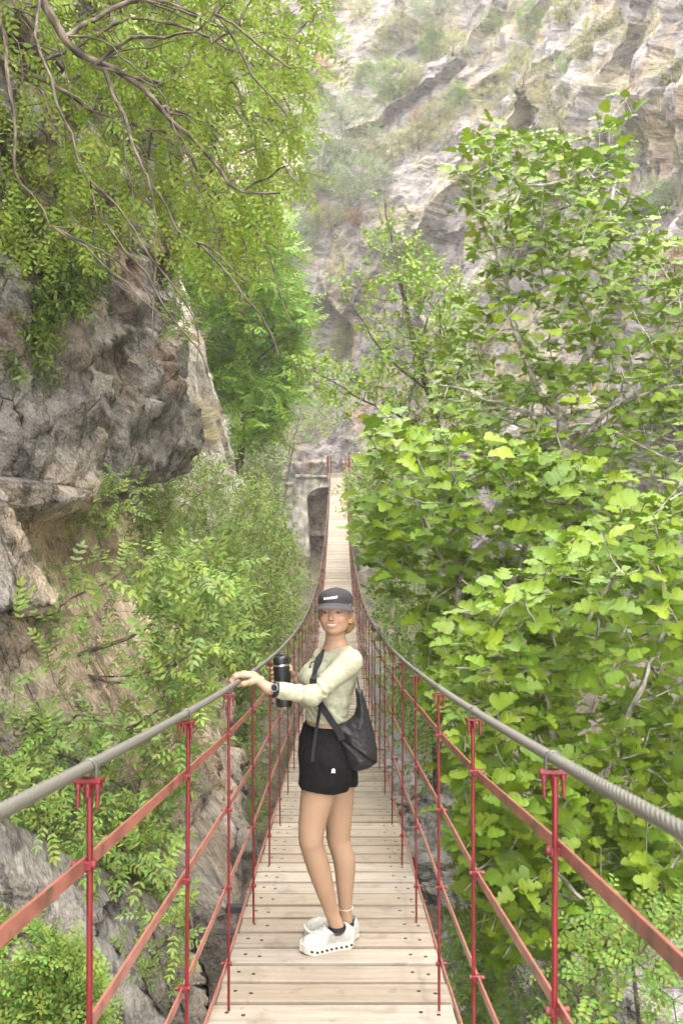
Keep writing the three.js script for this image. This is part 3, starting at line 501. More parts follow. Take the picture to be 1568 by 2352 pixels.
function wood(t, w, mat, twigMat = mat) { if (w.thick.length) add('trunk', toLocal(merge(w.thick), t), mat, t); if (w.thin.length) add('branches', toLocal(merge(w.thin), t), twigMat, t).userData.kind = 'stuff'; }
const tint = (v = 0.18, yel = 0.1) => { const b = rr(1 - v, 1 + v), y = rr(-yel, yel); return new THREE.Color().setRGB(b * (1 + y), b, b * (1 - y)); };
const L2 = (pts, r0, r1, root = false) => pts.map(([x, y, d], i) => ({ p: P(x, y, d), r: lerp(r0, r1, i / (pts.length - 1)), root }));
// ---------------------------------------------------------------- hanging tree, upper left
{
  const geos = [0, 1, 2, 3].map(() => sprig({ len: 0.19, n: 10, l: 0.042, w: 0.021, spread: 0.8, fold: 0.3, curl: 0.5, pair: true, tones: 0.12 }));
  const mat = leafMat(0.275, 0.385, 0.045, 0.54);
  const limbs = [
    L2([[-150, -330, 4.90], [-20, -140, 5.10], [85, -10, 5.10], [150, 80, 5.20], [215, 150, 5.30], [300, 180, 5.40], [370, 245, 5.40], [430, 320, 5.40], [500, 390, 5.30], [560, 440, 5.30], [640, 450, 5.20]], 0.034, 0.006, true),
    L2([[-60, 90, 5.70], [40, 150, 5.70], [120, 195, 5.70], [210, 250, 5.80], [300, 330, 5.90]], 0.018, 0.005, true),
    L2([[150, 80, 5.20], [230, 20, 5.50], [330, 0, 5.70], [420, 30, 5.90], [520, 80, 6.10], [600, 170, 6.10], [670, 260, 6.20]], 0.016, 0.004),
    L2([[215, 150, 5.30], [300, 90, 5.10], [390, 80, 4.90], [440, 70, 4.70], [500, 20, 4.60]], 0.013, 0.004),
    L2([[300, 180, 5.40], [380, 180, 5.80], [440, 140, 6.10], [520, 165, 6.30], [560, 260, 6.40], [600, 360, 6.50]], 0.014, 0.004),
    L2([[240, 160, 5.30], [270, 260, 5.10], [310, 330, 5.00], [340, 400, 4.90], [380, 480, 4.90], [460, 560, 4.90]], 0.013, 0.004),
    L2([[370, 245, 5.40], [420, 330, 5.70], [470, 420, 5.90], [560, 510, 6.10], [640, 580, 6.20]], 0.013, 0.004),
    L2([[85, -10, 5.10], [110, 150, 4.70], [150, 300, 4.50], [200, 420, 4.40], [240, 520, 4.40]], 0.011, 0.003),
    L2([[0, 0, 5.50], [10, 150, 5.30], [20, 300, 5.10], [60, 420, 5.10], [120, 520, 5.10]], 0.016, 0.004),
  ];
  const mainPts = limbs.slice(0, 9).flatMap(L => L.map(q => q.p));
  for (let i = 0; i < 46; i++) { let q = mainPts[Math.floor(rnd() * mainPts.length)].clone(); const L = [{ p: q.clone(), r: 0.0065 }]; const v = V(rr(0.1, 0.9), rr(-0.9, 0.15), rr(-0.2, 0.35)).normalize(); const n = 3 + Math.floor(rnd() * 4); for (let k = 0; k < n; k++) { q = q.clone().addScaledVector(v, rr(0.14, 0.26)); v.add(V(gauss() * 0.3, -0.16 + gauss() * 0.2, gauss() * 0.15)).normalize(); if (-q.z < 4.5) q.z = -4.5; if (784 + 2100 * q.x / -q.z > 690) break; L.push({ p: q, r: lerp(0.006, 0.0025, k / n) }); } if (L.length > 2) limbs.push(L); }
  const poly = [[-80, -160], [760, -160], [745, 40], [735, 150], [700, 230], [690, 310], [700, 420], [650, 440], [615, 540], [560, 600], [470, 560], [420, 600], [330, 520], [230, 545], [150, 590], [90, 560], [-80, 640]];
  const tips = crownPts(poly, 1300, 5.15, 8.4, { clump: 1.0, cs: 2.0, ok: (p, d) => outsideLeft(p, d) });
  const t = thing('overhanging_tree', 'leafy tree with drooping brown limbs hanging over the boulder', 'tree', P(-150, -330, 4.9));
  const w = growWood(limbs, tips, { step: 0.14, droop: 1, r0: 0.0024 });
  wood(t, w, barkBrown);
  const list = [];
  tips.forEach((p, i) => { for (let k = 0; k < 2; k++) { const d = w.dirs[i].clone().multiplyScalar(0.35).add(rdir().multiplyScalar(0.5)).add(V(0.15, -0.75, 0)).normalize(); list.push({ m: leafMatrix(p.clone().addScaledVector(rdir(), 0.05), d, rdir().add(V(0, 0.6, 0.5)), rr(0.8, 1.35)), at: p, size: 0.1, g: i % 4, k: 0, c: tint(0.2, 0.06) }); } });
  leaves(t, 'leaf', geos, [mat], list);
}
// ---------------------------------------------------------------- fig trees, right
const figGeos = [0.0, 0.10, 0.16, 0.20, 0.06].map((dp, i) => blade(figHalf(1, dp), [0.10, 0.30, 0.2, 0.4, -0.12][i], [0.15, 0.4, 0.25, 0.5, 0.3][i], 0.32, [1, 1, 1], 0.16));
const figMats = [[0.225, 0.33, 0.025], [0.265, 0.375, 0.028], [0.185, 0.285, 0.03], [0.16, 0.255, 0.038], [0.32, 0.43, 0.028], [0.205, 0.305, 0.046]].map(c => leafMat(...c, 0.48, 0.46));
function figTree(name, label, rootP, limbs, tips, { size = [0.11, 0.2], n = [4, 7], indiv = 300, bark = barkGrey, mats = figMats, r0 = 0.0044 }) {
  const t = thing(name, label, 'tree', rootP), w = growWood(limbs, tips, { step: 0.15, r0, expo: 2.3 });
  wood(t, w, bark);
  const list = [];
  tips.forEach((p, i) => {
    const m = Math.round(rr(n[0], n[1])), a0 = rr(0, 6.28), ax = w.dirs[i];
    for (let k = 0; k < m; k++) {
      const a = a0 + k * 2.4, s = rr(size[0], size[1]) * (1 - 0.05 * k), out = V(Math.cos(a), rr(-0.35, 0.45) + ax.y * 0.25, Math.sin(a)).normalize();
      const at = p.clone().addScaledVector(ax, -0.022 * k).addScaledVector(out, 0.004), nrm = V(gauss() * 0.95 - 0.12, 0.8, gauss() * 0.9 + 0.5).normalize();
      const c = tint(0.2, 0.12);
      const tip = at.clone().addScaledVector(out, s * 1.3); if (!bridgeClear(tip, -tip.z, 0.02)) continue;
      list.push({ m: leafMatrix(at, out, nrm, s), at, size: s, g: Math.floor(rnd() * 5), k: Math.floor(rnd() * 6), c });
    }
  });
  leaves(t, 'leaf', figGeos, mats, list, indiv); return t;
}
const rightOk = (p, d) => bridgeClear(p, d, 0.22) && p.x < 9 && p.y > groundY(p.x, d) + 0.1;
{ // tall open fig
  const limbs = [
    L2([[1335, 1420, 9.6], [1310, 1200, 9.6], [1300, 1040, 9.5], [1285, 960, 9.5], [1255, 920, 9.5]], 0.085, 0.05, true),
    L2([[1285, 960, 9.5], [1230, 880, 9.3], [1190, 800, 9.2], [1170, 690, 9.1], [1135, 560, 9.0], [1090, 470, 9.0], [1075, 400, 9.0]], 0.035, 0.008),
    L2([[1255, 920, 9.5], [1330, 850, 9.8], [1370, 760, 10], [1400, 680, 10], [1470, 580, 10.2], [1500, 520, 10.2]], 0.035, 0.008),
    L2([[1370, 760, 10], [1310, 640, 9.8], [1260, 560, 9.6], [1245, 470, 9.5], [1250, 380, 9.5]], 0.022, 0.006),
    L2([[1400, 680, 10], [1400, 520, 10.2], [1410, 400, 10.3], [1430, 290, 10.4]], 0.02, 0.006),
    L2([[1300, 1040, 9.5], [1400, 940, 9.2], [1480, 900, 9.0], [1580, 880, 8.8]], 0.026, 0.005),
    L2([[1285, 960, 9.5], [1150, 930, 9.0], [1080, 900, 8.8], [1010, 880, 8.7]], 0.022, 0.006),
    L2([[1400, 680, 10], [1500, 720, 9.6], [1600, 640, 9.4]], 0.018, 0.004),
    L2([[1310, 1000, 9.5], [1430, 980, 9.9], [1530, 1010, 10.1], [1620, 1000, 10.2]], 0.022, 0.005),
  ];
  const poly = [[1020, 400], [1060, 340], [1130, 280], [1180, 300], [1260, 290], [1330, 320], [1390, 250], [1430, 300], [1460, 420], [1530, 480], [1640, 560], [1640, 1080], [1200, 1060], [1000, 950], [1000, 860], [1060, 720], [1080, 600], [1050, 480]];
  const tips = crownPts(poly, 760, 8.2, 11.6, { clump: 0.45, cs: 1.1, ok: rightOk }).concat([P(1430, 215, 10.4), P(1450, 260, 10.4), P(1420, 285, 10.3), P(1130, 275, 9), P(1090, 330, 9), P(1230, 310, 9.5), P(1320, 340, 9.8)]);
  figTree('fig_tree', 'tall open fig tree with bare silver limbs against the far cliff', P(1335, 1420, 9.6), limbs, tips, { size: [0.08, 0.16], n: [3, 6], bark: barkPale, r0: 0.0052 });
}
{ // middle fig, leaning over the cable
  const limbs = [
    L2([[1120, 1750, 8.6], [1080, 1550, 8.4], [1060, 1400, 8.2], [1050, 1250, 8], [1040, 1130, 7.9], [1030, 1010, 7.8]], 0.06, 0.008, true),
    L2([[1060, 1400, 8.2], [1000, 1250, 8.2], [940, 1120, 8.2], [900, 1010, 8.2], [890, 960, 8.2]], 0.025, 0.006),
    L2([[1080, 1550, 8.4], [1170, 1350, 8.2], [1240, 1180, 8], [1300, 1060, 7.8]], 0.03, 0.008),
    L2([[1050, 1250, 8], [950, 1230, 8.6], [880, 1180, 9.0], [840, 1150, 9.2]], 0.018, 0.005),
    L2([[1170, 1350, 8.2], [1330, 1280, 8.3], [1450, 1180, 8.4]], 0.018, 0.004),
  ];
  const poly = [[800, 1190], [825, 1080], [860, 965], [905, 945], [950, 985], [1050, 990], [1160, 1005], [1290, 1050], [1420, 1040], [1420, 1500], [1200, 1560], [1000, 1500], [900, 1380], [850, 1280], [815, 1230]];
  const tips = crownPts(poly, 620, 7.0, 9.8, { clump: 0.35, cs: 1.0, ok: rightOk });
  figTree('fig_tree', 'bushy fig tree leaning over the right handrail cable', P(1120, 1750, 8.6), limbs, tips, { size: [0.09, 0.175], n: [3, 6], bark: barkPale });
}
{ // near fig
  const limbs = [
    L2([[1340, 2300, 6.6], [1290, 1990, 6.4], [1270, 1700, 6.2], [1230, 1560, 6.1], [1190, 1450, 6.0], [1160, 1390, 6.0], [1060, 1330, 6.1]], 0.05, 0.004, true),
    L2([[1290, 1990, 6.4], [1390, 1800, 6.0], [1460, 1600, 5.8], [1540, 1400, 5.7]], 0.026, 0.005),
    L2([[1270, 1700, 6.2], [1150, 1640, 6.4], [1080, 1600, 6.6], [1010, 1560, 6.8]], 0.018, 0.006),
    L2([[1340, 2300, 6.6], [1440, 2160, 5.6], [1520, 2050, 5.2], [1600, 1900, 5.0]], 0.026, 0.005),
    L2([[1290, 1990, 6.4], [1200, 1960, 6.0], [1130, 1980, 5.8], [1070, 2040, 5.7]], 0.02, 0.006),
    L2([[1230, 1560, 6.1], [1340, 1440, 6.1], [1400, 1330, 6.1], [1480, 1230, 6.0]], 0.018, 0.004),
  ];
  const poly = [[900, 1480], [870, 1380], [980, 1420], [1150, 1330], [1300, 1250], [1430, 1150], [1640, 1060], [1640, 2080], [1500, 2100], [1360, 2200], [1240, 2280], [1120, 2200], [1060, 2020], [1000, 1760], [960, 1600]];
  const tips = crownPts(poly, 950, 4.8, 8.0, { clump: 0.4, cs: 1.1, ok: rightOk });
  figTree('fig_tree', 'large dark fig thicket growing up beside the right railing', P(1340, 2300, 6.6), limbs, tips, { size: [0.075, 0.15], n: [3, 6], bark: barkPale });
}
{ // background fig mass at the right edge
  const limbs = [L2([[1500, 1500, 12], [1500, 1250, 12], [1520, 1080, 12]], 0.07, 0.02, true), L2([[1500, 1250, 12], [1420, 1120, 12.2], [1380, 1050, 12.5]], 0.026, 0.005), L2([[1500, 1250, 12], [1600, 1100, 11.5], [1640, 980, 11.5]], 0.026, 0.005)];
  const tips = crownPts([[1150, 1080], [1300, 1000], [1420, 960], [1640, 900], [1640, 1500], [1200, 1450]], 330, 10.5, 14, { clump: 0.25, ok: rightOk });
  figTree('fig_tree', 'fig tree standing farther back behind the right-hand thicket', P(1500, 1500, 12), limbs, tips, { size: [0.09, 0.16], n: [3, 6], indiv: 120 });
}
// ---------------------------------------------------------------- generic leafy plants built from sprigs
function bush(name, label, category, root, limbs, tips, geos, mat, { per = 1, size = [0.8, 1.2], up = 0.3, droop = 0, r0 = 0.0018, bark = barkBrown, group, step = 0.16, jit = 0.06, indiv = 0, mats, partName = 'leaf', v = 0.2, y = 0.1, lsz = 0.15, clear = false } = {}) {
  const t = thing(name, label, category, root, group), w = growWood(limbs, tips, { step, droop, r0 }); wood(t, w, bark);
  const list = []; tips.forEach((p, i) => { for (let k = 0; k < per; k++) { const d = w.dirs[i].clone().multiplyScalar(0.6).add(rdir().multiplyScalar(0.75)).add(V(0, up, 0)).normalize(), at = p.clone().addScaledVector(rdir(), jit * rnd()), s = rr(...size); if (clear && !bridgeClear(at.clone().addScaledVector(d, s * lsz), -at.z, 0.03)) continue; list.push({ m: leafMatrix(at, d, V(gauss() * 0.6, 0.9, gauss() * 0.6 + 0.4), s), at, size: lsz * s, g: Math.floor(rnd() * geos.length), k: Math.floor(rnd() * (mats ? mats.length : 1)), c: tint(v, y) }); } });
  leaves(t, partName, geos, mats ?? [mat], list, indiv); return t;
}
// slender tree in the middle
bush('maple_tree', 'slender upright tree with small leaves behind the leaning fig', 'tree', P(1015, 1180, 16), [
  L2([[1015, 1180, 16], [1005, 1000, 16], [985, 900, 16], [955, 800, 16], [930, 700, 16], [905, 580, 16], [885, 490, 16], [880, 455, 16]], 0.08, 0.01, true),
  L2([[985, 900, 16], [900, 830, 15.6], [850, 770, 15.4], [800, 690, 15.3]], 0.03, 0.008), L2([[1000, 950, 16], [1010, 820, 16.4], [1015, 700, 16.6]], 0.03, 0.008), L2([[1005, 1000, 16], [880, 940, 15.5], [800, 900, 15.2], [720, 850, 15]], 0.03, 0.006), L2([[955, 800, 16], [990, 720, 16.2], [1030, 640, 16.4]], 0.02, 0.006)],
  crownPts([[880, 440], [900, 500], [960, 570], [1000, 600], [1070, 640], [1080, 800], [1100, 960], [1080, 1010], [930, 980], [860, 930], [800, 940], [680, 880], [660, 830], [760, 830], [830, 860], [870, 800], [800, 720], [770, 630], [830, 620], [860, 540]], 620, 14.4, 17.6, { clump: 0.5, cs: 0.9 }),
  [0, 1, 2].map(() => sprig({ len: 0.28, n: 9, l: 0.095, w: 0.06, spread: 1, curl: 0.3 })), leafMat(0.25, 0.37, 0.045), { per: 1, size: [0.8, 1.35], jit: 0.1, step: 0.25, r0: 0.004 });
// terebinth shrub, lower left
const pinGeos = [pinnate(0.15, 4, 0.046, 0.019), pinnate(0.17, 5, 0.042, 0.018), pinnate(0.13, 3, 0.048, 0.021), pinnate(0.16, 4, 0.040, 0.016)];
const pinMats = [[0.185, 0.275, 0.055], [0.225, 0.325, 0.062], [0.15, 0.235, 0.05], [0.27, 0.36, 0.065], [0.21, 0.295, 0.10]].map(c => leafMat(...c, 0.32, 0.55));
const leftOk = (p, d) => outsideLeft(p, d) && bridgeClear(p, d, 0.2) && p.x < deckX(d) - 0.62;
bush('terebinth_shrub', 'terebinth shrub with feather-shaped leaves spreading over the tan rock wall', 'shrub', P(-60, 1600, 6.8), [
  L2([[-120, 1640, 6.8], [0, 1570, 6.6], [110, 1530, 6.5], [230, 1490, 6.4], [330, 1450, 6.4], [430, 1400, 6.5], [520, 1400, 6.6]], 0.026, 0.006, true),
  L2([[110, 1530, 6.5], [250, 1560, 6.2], [380, 1570, 6.0], [480, 1590, 6.0]], 0.012, 0.004), L2([[0, 1570, 6.6], [60, 1460, 6.3], [150, 1390, 6.2], [260, 1330, 6.2], [330, 1260, 6.3]], 0.012, 0.004),
  L2([[-100, 1700, 6.2], [60, 1720, 5.8], [200, 1760, 5.6], [320, 1830, 5.5]], 0.018, 0.005, true), L2([[60, 1720, 5.8], [120, 1850, 5.6], [200, 1960, 5.5]], 0.010, 0.004)],
  crownPts([[-60, 1360], [60, 1360], [200, 1310], [230, 1240], [330, 1230], [420, 1290], [540, 1300], [600, 1380], [580, 1500], [520, 1560], [470, 1640], [440, 1760], [400, 1880], [330, 1960], [230, 2040], [170, 2080], [60, 2080], [-60, 2040]], 470, 5.0, 7.6, { clump: 0.85, cs: 1.4, ok: leftOk, thin: (x, y) => y < 1660 && x < 350 ? 0.13 : 1 }),
  pinGeos, null, { mats: pinMats, per: 3, size: [0.8, 1.35], up: 0.0, jit: 0.09, indiv: 300, lsz: 0.17, r0: 0.0017, clear: true });
// mid bush beside the bridge, left
bush('leafy_bush', 'dense fine-leaved bush filling the gap left of the bridge', 'bush', P(560, 1700, 12), [
  L2([[560, 1700, 12], [540, 1500, 12], [500, 1300, 12], [460, 1150, 12]], 0.05, 0.01, true), L2([[540, 1500, 12], [620, 1350, 12], [650, 1220, 12.3]], 0.03, 0.008), L2([[540, 1500, 12], [420, 1330, 11.6], [340, 1220, 11.4]], 0.025, 0.008)],
  crownPts([[290, 1190], [340, 1130], [400, 1090], [440, 1050], [500, 1080], [560, 1090], [620, 1125], [650, 1180], [680, 1250], [705, 1340], [690, 1400], [650, 1480], [580, 1560], [600, 1900], [500, 1800], [440, 1600], [340, 1420], [310, 1290]], 1250, 9.6, 14, { clump: 0.35, cs: 0.9, ok: leftOk }),
  [0, 1, 2].map(() => sprig({ len: 0.22, n: 12, l: 0.062, w: 0.020, spread: 0.8 })), leafMat(0.245, 0.335, 0.07, 0.45), { per: 2, size: [0.8, 1.5], up: 0.35, jit: 0.12, step: 0.22, r0: 0.0022, v: 0.25, clear: true });
// under the bridge, left: more of the same hedge along the far deck
bush('leafy_bush', 'olive-green bush below the far left deck edge', 'bush', P(640, 1700, 20), [L2([[640, 1600, 20], [640, 1400, 20], [650, 1280, 20]], 0.05, 0.012, true)],
  crownPts([[560, 1140], [620, 1150], [660, 1230], [695, 1320], [715, 1390], [690, 1460], [640, 1620], [560, 1700], [520, 1500], [520, 1250]], 600, 16, 24, { clump: 0.3, cs: 0.7, ok: (p, d) => bridgeClear(p, d, 0.25) && p.x < deckX(d) - 0.6 }),
  [0, 1].map(() => sprig({ len: 0.34, n: 12, l: 0.09, w: 0.03, spread: 0.8 })), leafMat(0.24, 0.33, 0.065, 0.45), { per: 2, size: [0.8, 1.4], jit: 0.2, step: 0.3, r0: 0.003, clear: true });
// shrub with pale-backed leaves on the rock, left edge
bush('ivy_shrub', 'dark glossy shrub hanging down the rock left of the boulder', 'shrub', P(-60, 520, 7.4), [L2([[-80, 480, 7.4], [0, 560, 7.2], [50, 660, 7.0], [80, 760, 6.9]], 0.03, 0.006, true), L2([[0, 560, 7.2], [90, 580, 7.0], [170, 620, 6.9]], 0.014, 0.005)],
  crownPts([[-60, 420], [40, 470], [130, 540], [200, 600], [210, 660], [140, 700], [110, 790], [90, 850], [20, 840], [-60, 800]], 420, 6.0, 8, { clump: 0.3, ok: outsideLeft }),
  [0, 1, 2].map(() => sprig({ len: 0.16, n: 11, l: 0.062, w: 0.022, spread: 0.9 })), leafMat(0.16, 0.235, 0.05, 0.38, 0.45), { per: 2, size: [0.8, 1.3], up: 0.1, jit: 0.08, v: 0.28 });
// small plants on the boulder foot
for (const [poly, n, lab] of [[[[180, 1110], [260, 1080], [330, 1130], [290, 1180], [220, 1220], [170, 1190]], 46, 'small leafy plant rooted under the boulder lip'], [[[380, 640], [440, 680], [440, 760], [410, 790], [380, 740]], 26, 'tuft of green leaves on the boulder shoulder'], [[[-20, 1220], [60, 1290], [70, 1360], [-20, 1420]], 30, 'sprig of pale leaves at the foot of the rock wall']])
  bush('rock_plant', lab, 'plant', P(poly[0][0][0] ?? poly[0][0], poly[0][1], 7.3), [L2([[poly[0][0] - 10, poly[0][1], 7.4], [poly[2][0], poly[2][1], 7.2]], 0.008, 0.003, true)], crownPts(poly, n, 6.7, 7.7), pinGeos, null, { mats: pinMats, per: 3, size: [0.7, 1.1], up: 0.2, jit: 0.08, indiv: 60, lsz: 0.16 });
// feathery bright tree behind
bush('acacia_tree', 'bright feathery tree drooping in tiers beyond the pale buttress', 'tree', P(560, 1100, 25), [
  L2([[540, 1150, 25], [560, 950, 25], [560, 750, 25], [570, 600, 25]], 0.12, 0.02, true), L2([[560, 850, 25], [620, 800, 24.6], [680, 760, 24.4]], 0.04, 0.01), L2([[560, 750, 25], [500, 700, 25], [450, 690, 24.5]], 0.04, 0.01), L2([[560, 950, 25], [620, 940, 24.6], [660, 930, 24.4]], 0.04, 0.01)],
  crownPts([[420, 620], [440, 520], [540, 430], [620, 460], [670, 560], [690, 660], [715, 720], [690, 780], [690, 880], [650, 940], [610, 1020], [540, 1010], [500, 900], [460, 820], [440, 740]], 1000, 23, 26.5, { clump: 0.5, cs: 0.6 }),
  [0, 1, 2].map(() => sprig({ len: 0.55, n: 16, l: 0.16, w: 0.045, spread: 0.9, pair: true, curl: 0.5 })), leafMat(0.26, 0.42, 0.05, 0.5), { per: 3, size: [0.8, 1.35], up: -0.15, droop: 1, jit: 0.25, step: 0.4, r0: 0.006, v: 0.15 });
// taller yellow-green tree behind the overhanging one
bush('walnut_tree', 'yellow-green tree filling the slope behind the hanging branches', 'tree', P(420, 760, 17), [L2([[360, 820, 17], [400, 600, 17], [470, 400, 17], [520, 200, 17], [540, 60, 17]], 0.13, 0.03, true), L2([[470, 400, 17], [580, 330, 16.5], [640, 320, 16.2]], 0.05, 0.01), L2([[400, 600, 17], [520, 560, 16.5], [620, 560, 16]], 0.05, 0.01), L2([[470, 400, 17], [350, 250, 17.5], [200, 150, 18]], 0.05, 0.01)],
  crownPts([[-60, -60], [640, -60], [660, 120], [640, 300], [660, 420], [640, 560], [610, 660], [520, 700], [450, 640], [420, 560], [260, 460], [-60, 420]], 760, 15, 20, { clump: 0.6, cs: 0.7 }),
  [0, 1, 2].map(() => sprig({ len: 0.4, n: 12, l: 0.125, w: 0.05, spread: 0.9 })), leafMat(0.29, 0.39, 0.045, 0.5), { per: 2, size: [0.8, 1.4], up: -0.1, jit: 0.2, step: 0.35, r0: 0.005, v: 0.2 });
// soft bushes around the far landing
const farSprigs = [0, 1, 2].map(() => sprig({ len: 0.5, n: 13, l: 0.15, w: 0.05, spread: 0.9 }));
for (const [lab, poly, n, d0, d1, c] of [
  ['grey-green bush above the far stone landing', [[600, 1090], [620, 950], [700, 830], [790, 830], [820, 900], [800, 960], [740, 1000], [680, 1040], [640, 1090]], 260, 44, 50, [0.27, 0.34, 0.11]],
  ['dull olive bush left of the far stone landing', [[500, 1040], [560, 990], [620, 1010], [650, 1080], [650, 1160], [540, 1140], [510, 1090]], 240, 33, 38, [0.19, 0.235, 0.085]],
  ['light green bush right of the far bridge end', [[800, 1110], [840, 1060], [920, 1000], [1000, 1010], [1060, 1100], [1000, 1260], [860, 1260], [815, 1190]], 420, 24, 32, [0.25, 0.35, 0.06]],
  ['low bush behind the far red posts', [[840, 1010], [900, 990], [960, 1000], [960, 1060], [860, 1075]], 110, 40, 44, [0.27, 0.33, 0.10]]])
  bush('bank_bush', lab, 'bush', P(poly[0][0], poly[0][1] + 60, (d0 + d1) / 2), [L2([[(poly[0][0] + poly[2][0]) / 2, poly[0][1] + 60, (d0 + d1) / 2], [poly[2][0], poly[2][1] + 60, (d0 + d1) / 2]], 0.05, 0.01, true)], crownPts(poly, n, d0, d1, { clump: 0.35, cs: 0.5, ok: (p, d) => bridgeClear(p, d, 0.4) }), farSprigs, leafMat(...c, 0.36), { per: 2, size: [0.8, 1.4], jit: 0.3, step: 0.6, r0: 0.006, v: 0.2, clear: true });
// understorey at the bottom
const smallSprigs = [0, 1, 2].map(() => sprig({ len: 0.16, n: 10, l: 0.045, w: 0.026, spread: 1, pair: true }));
const smallMat = leafMat(0.205, 0.30, 0.05, 0.4);
bush('bramble_bush', 'small-leaved bush low on the rock at the left foot', 'bush', P(60, 2500, 4.5), [L2([[60, 2560, 4.6], [70, 2300, 4.4], [90, 2200, 4.4]], 0.02, 0.005, true)], crownPts([[-60, 2100], [60, 2120], [150, 2170], [220, 2260], [230, 2420], [-60, 2420]], 620, 3.5, 5.2, { clump: 0.3, ok: leftOk }), smallSprigs, smallMat, { per: 2, size: [0.45, 0.8], up: 0.4, jit: 0.06, v: 0.25, clear: true });
bush('bramble_bush', 'leafy shrub hanging over the grey rock by the nearest left rod', 'bush', P(40, 1900, 5.2), [L2([[-60, 1880, 5.3], [60, 1920, 5.1], [150, 1990, 5.0]], 0.014, 0.004, true)], crownPts([[-60, 1780], [100, 1800], [220, 1860], [330, 1900], [400, 1960], [330, 2050], [200, 2080], [100, 2160], [-60, 2140]], 240, 4.5, 6.0, { clump: 0.5, cs: 1.6, ok: leftOk }), pinGeos, null, { mats: pinMats, per: 2, size: [0.7, 1.1], up: -0.1, jit: 0.07, indiv: 200, clear: true });
bush('bramble_bush', 'ferny green sprigs growing from the rock beside the left railing', 'bush', P(360, 2330, 4.8), [L2([[350, 2420, 4.9], [370, 2250, 4.7], [390, 2140, 4.6]], 0.012, 0.004, true)], crownPts([[310, 2120], [380, 2070], [440, 2110], [430, 2200], [380, 2330], [300, 2420], [270, 2300]], 80, 4.3, 5.2, { ok: leftOk }), pinGeos, null, { mats: pinMats, per: 2, size: [0.6, 0.9], up: 0.2, jit: 0.06, indiv: 120, clear: true });
bush('bramble_bush', 'light green small-leaved bush at the foot of the fig thicket', 'bush', P(1480, 2450, 4.2), [L2([[1480, 2500, 4.4], [1470, 2300, 4.2], [1440, 2150, 4.1]], 0.016, 0.004, true), L2([[1400, 2450, 4.4], [1330, 2300, 4.3], [1260, 2230, 4.3]], 0.012, 0.004, true)], crownPts([[1300, 2180], [1400, 2080], [1460, 2060], [1540, 2110], [1640, 2080], [1640, 2440], [1240, 2440], [1260, 2290]], 230, 3.7, 5.0, { clump: 0.7, cs: 2 }), smallSprigs, leafMat(0.19, 0.285, 0.045, 0.42), { per: 2, size: [0.6, 0.95], up: 0.3, jit: 0.06, v: 0.2 });
bush('bank_undergrowth', 'undergrowth with shade put into its leaf colour on the bank below the fig thicket', 'bush', P(1300, 2400, 8.5), [L2([[1300, 2500, 8.5], [1300, 2200, 8.5], [1280, 2000, 8.5]], 0.03, 0.01, true)], crownPts([[1080, 2060], [1200, 1900], [1640, 1700], [1640, 2440], [1080, 2440], [1040, 2200]], 700, 7.4, 11, { clump: 0.25, ok: rightOk }), farSprigs, leafMat(0.165, 0.245, 0.04, 0.3), { per: 2, size: [0.35, 0.6], jit: 0.15, step: 0.3 });  // leaf colour set darker to paint deep shade in the gaps between fig leaves
bush('bank_undergrowth', 'fern-like weeds on the stream bank right of the deck', 'bush', P(1090, 2280, 6.5), [L2([[1090, 2330, 7], [1090, 2200, 6.8], [1080, 2140, 6.8]], 0.012, 0.004, true)], crownPts([[1050, 2110], [1110, 2120], [1130, 2250], [1140, 2400], [1070, 2400], [1055, 2250]], 130, 6, 7.6, { ok: rightOk }), pinGeos, null, { mats: pinMats, per: 3, size: [0.7, 1.1], jit: 0.1, clear: true });
bush('bank_undergrowth', 'bushes with leaf colour darkened as shade on the bank under the middle fig', 'bush', P(1000, 1800, 14), [L2([[1000, 1850, 14], [990, 1650, 14], [980, 1500, 14]], 0.04, 0.01, true)], crownPts([[850, 1290], [900, 1350], [1000, 1400], [1100, 1450], [1100, 1800], [960, 1820], [920, 1700], [880, 1500]], 520, 11, 20, { clump: 0.25, ok: rightOk }), farSprigs, leafMat(0.165, 0.245, 0.04, 0.3), { per: 2, size: [0.5, 0.9], jit: 0.2, step: 0.4, clear: true });  // same darkened leaf colour, painted shade behind the middle fig
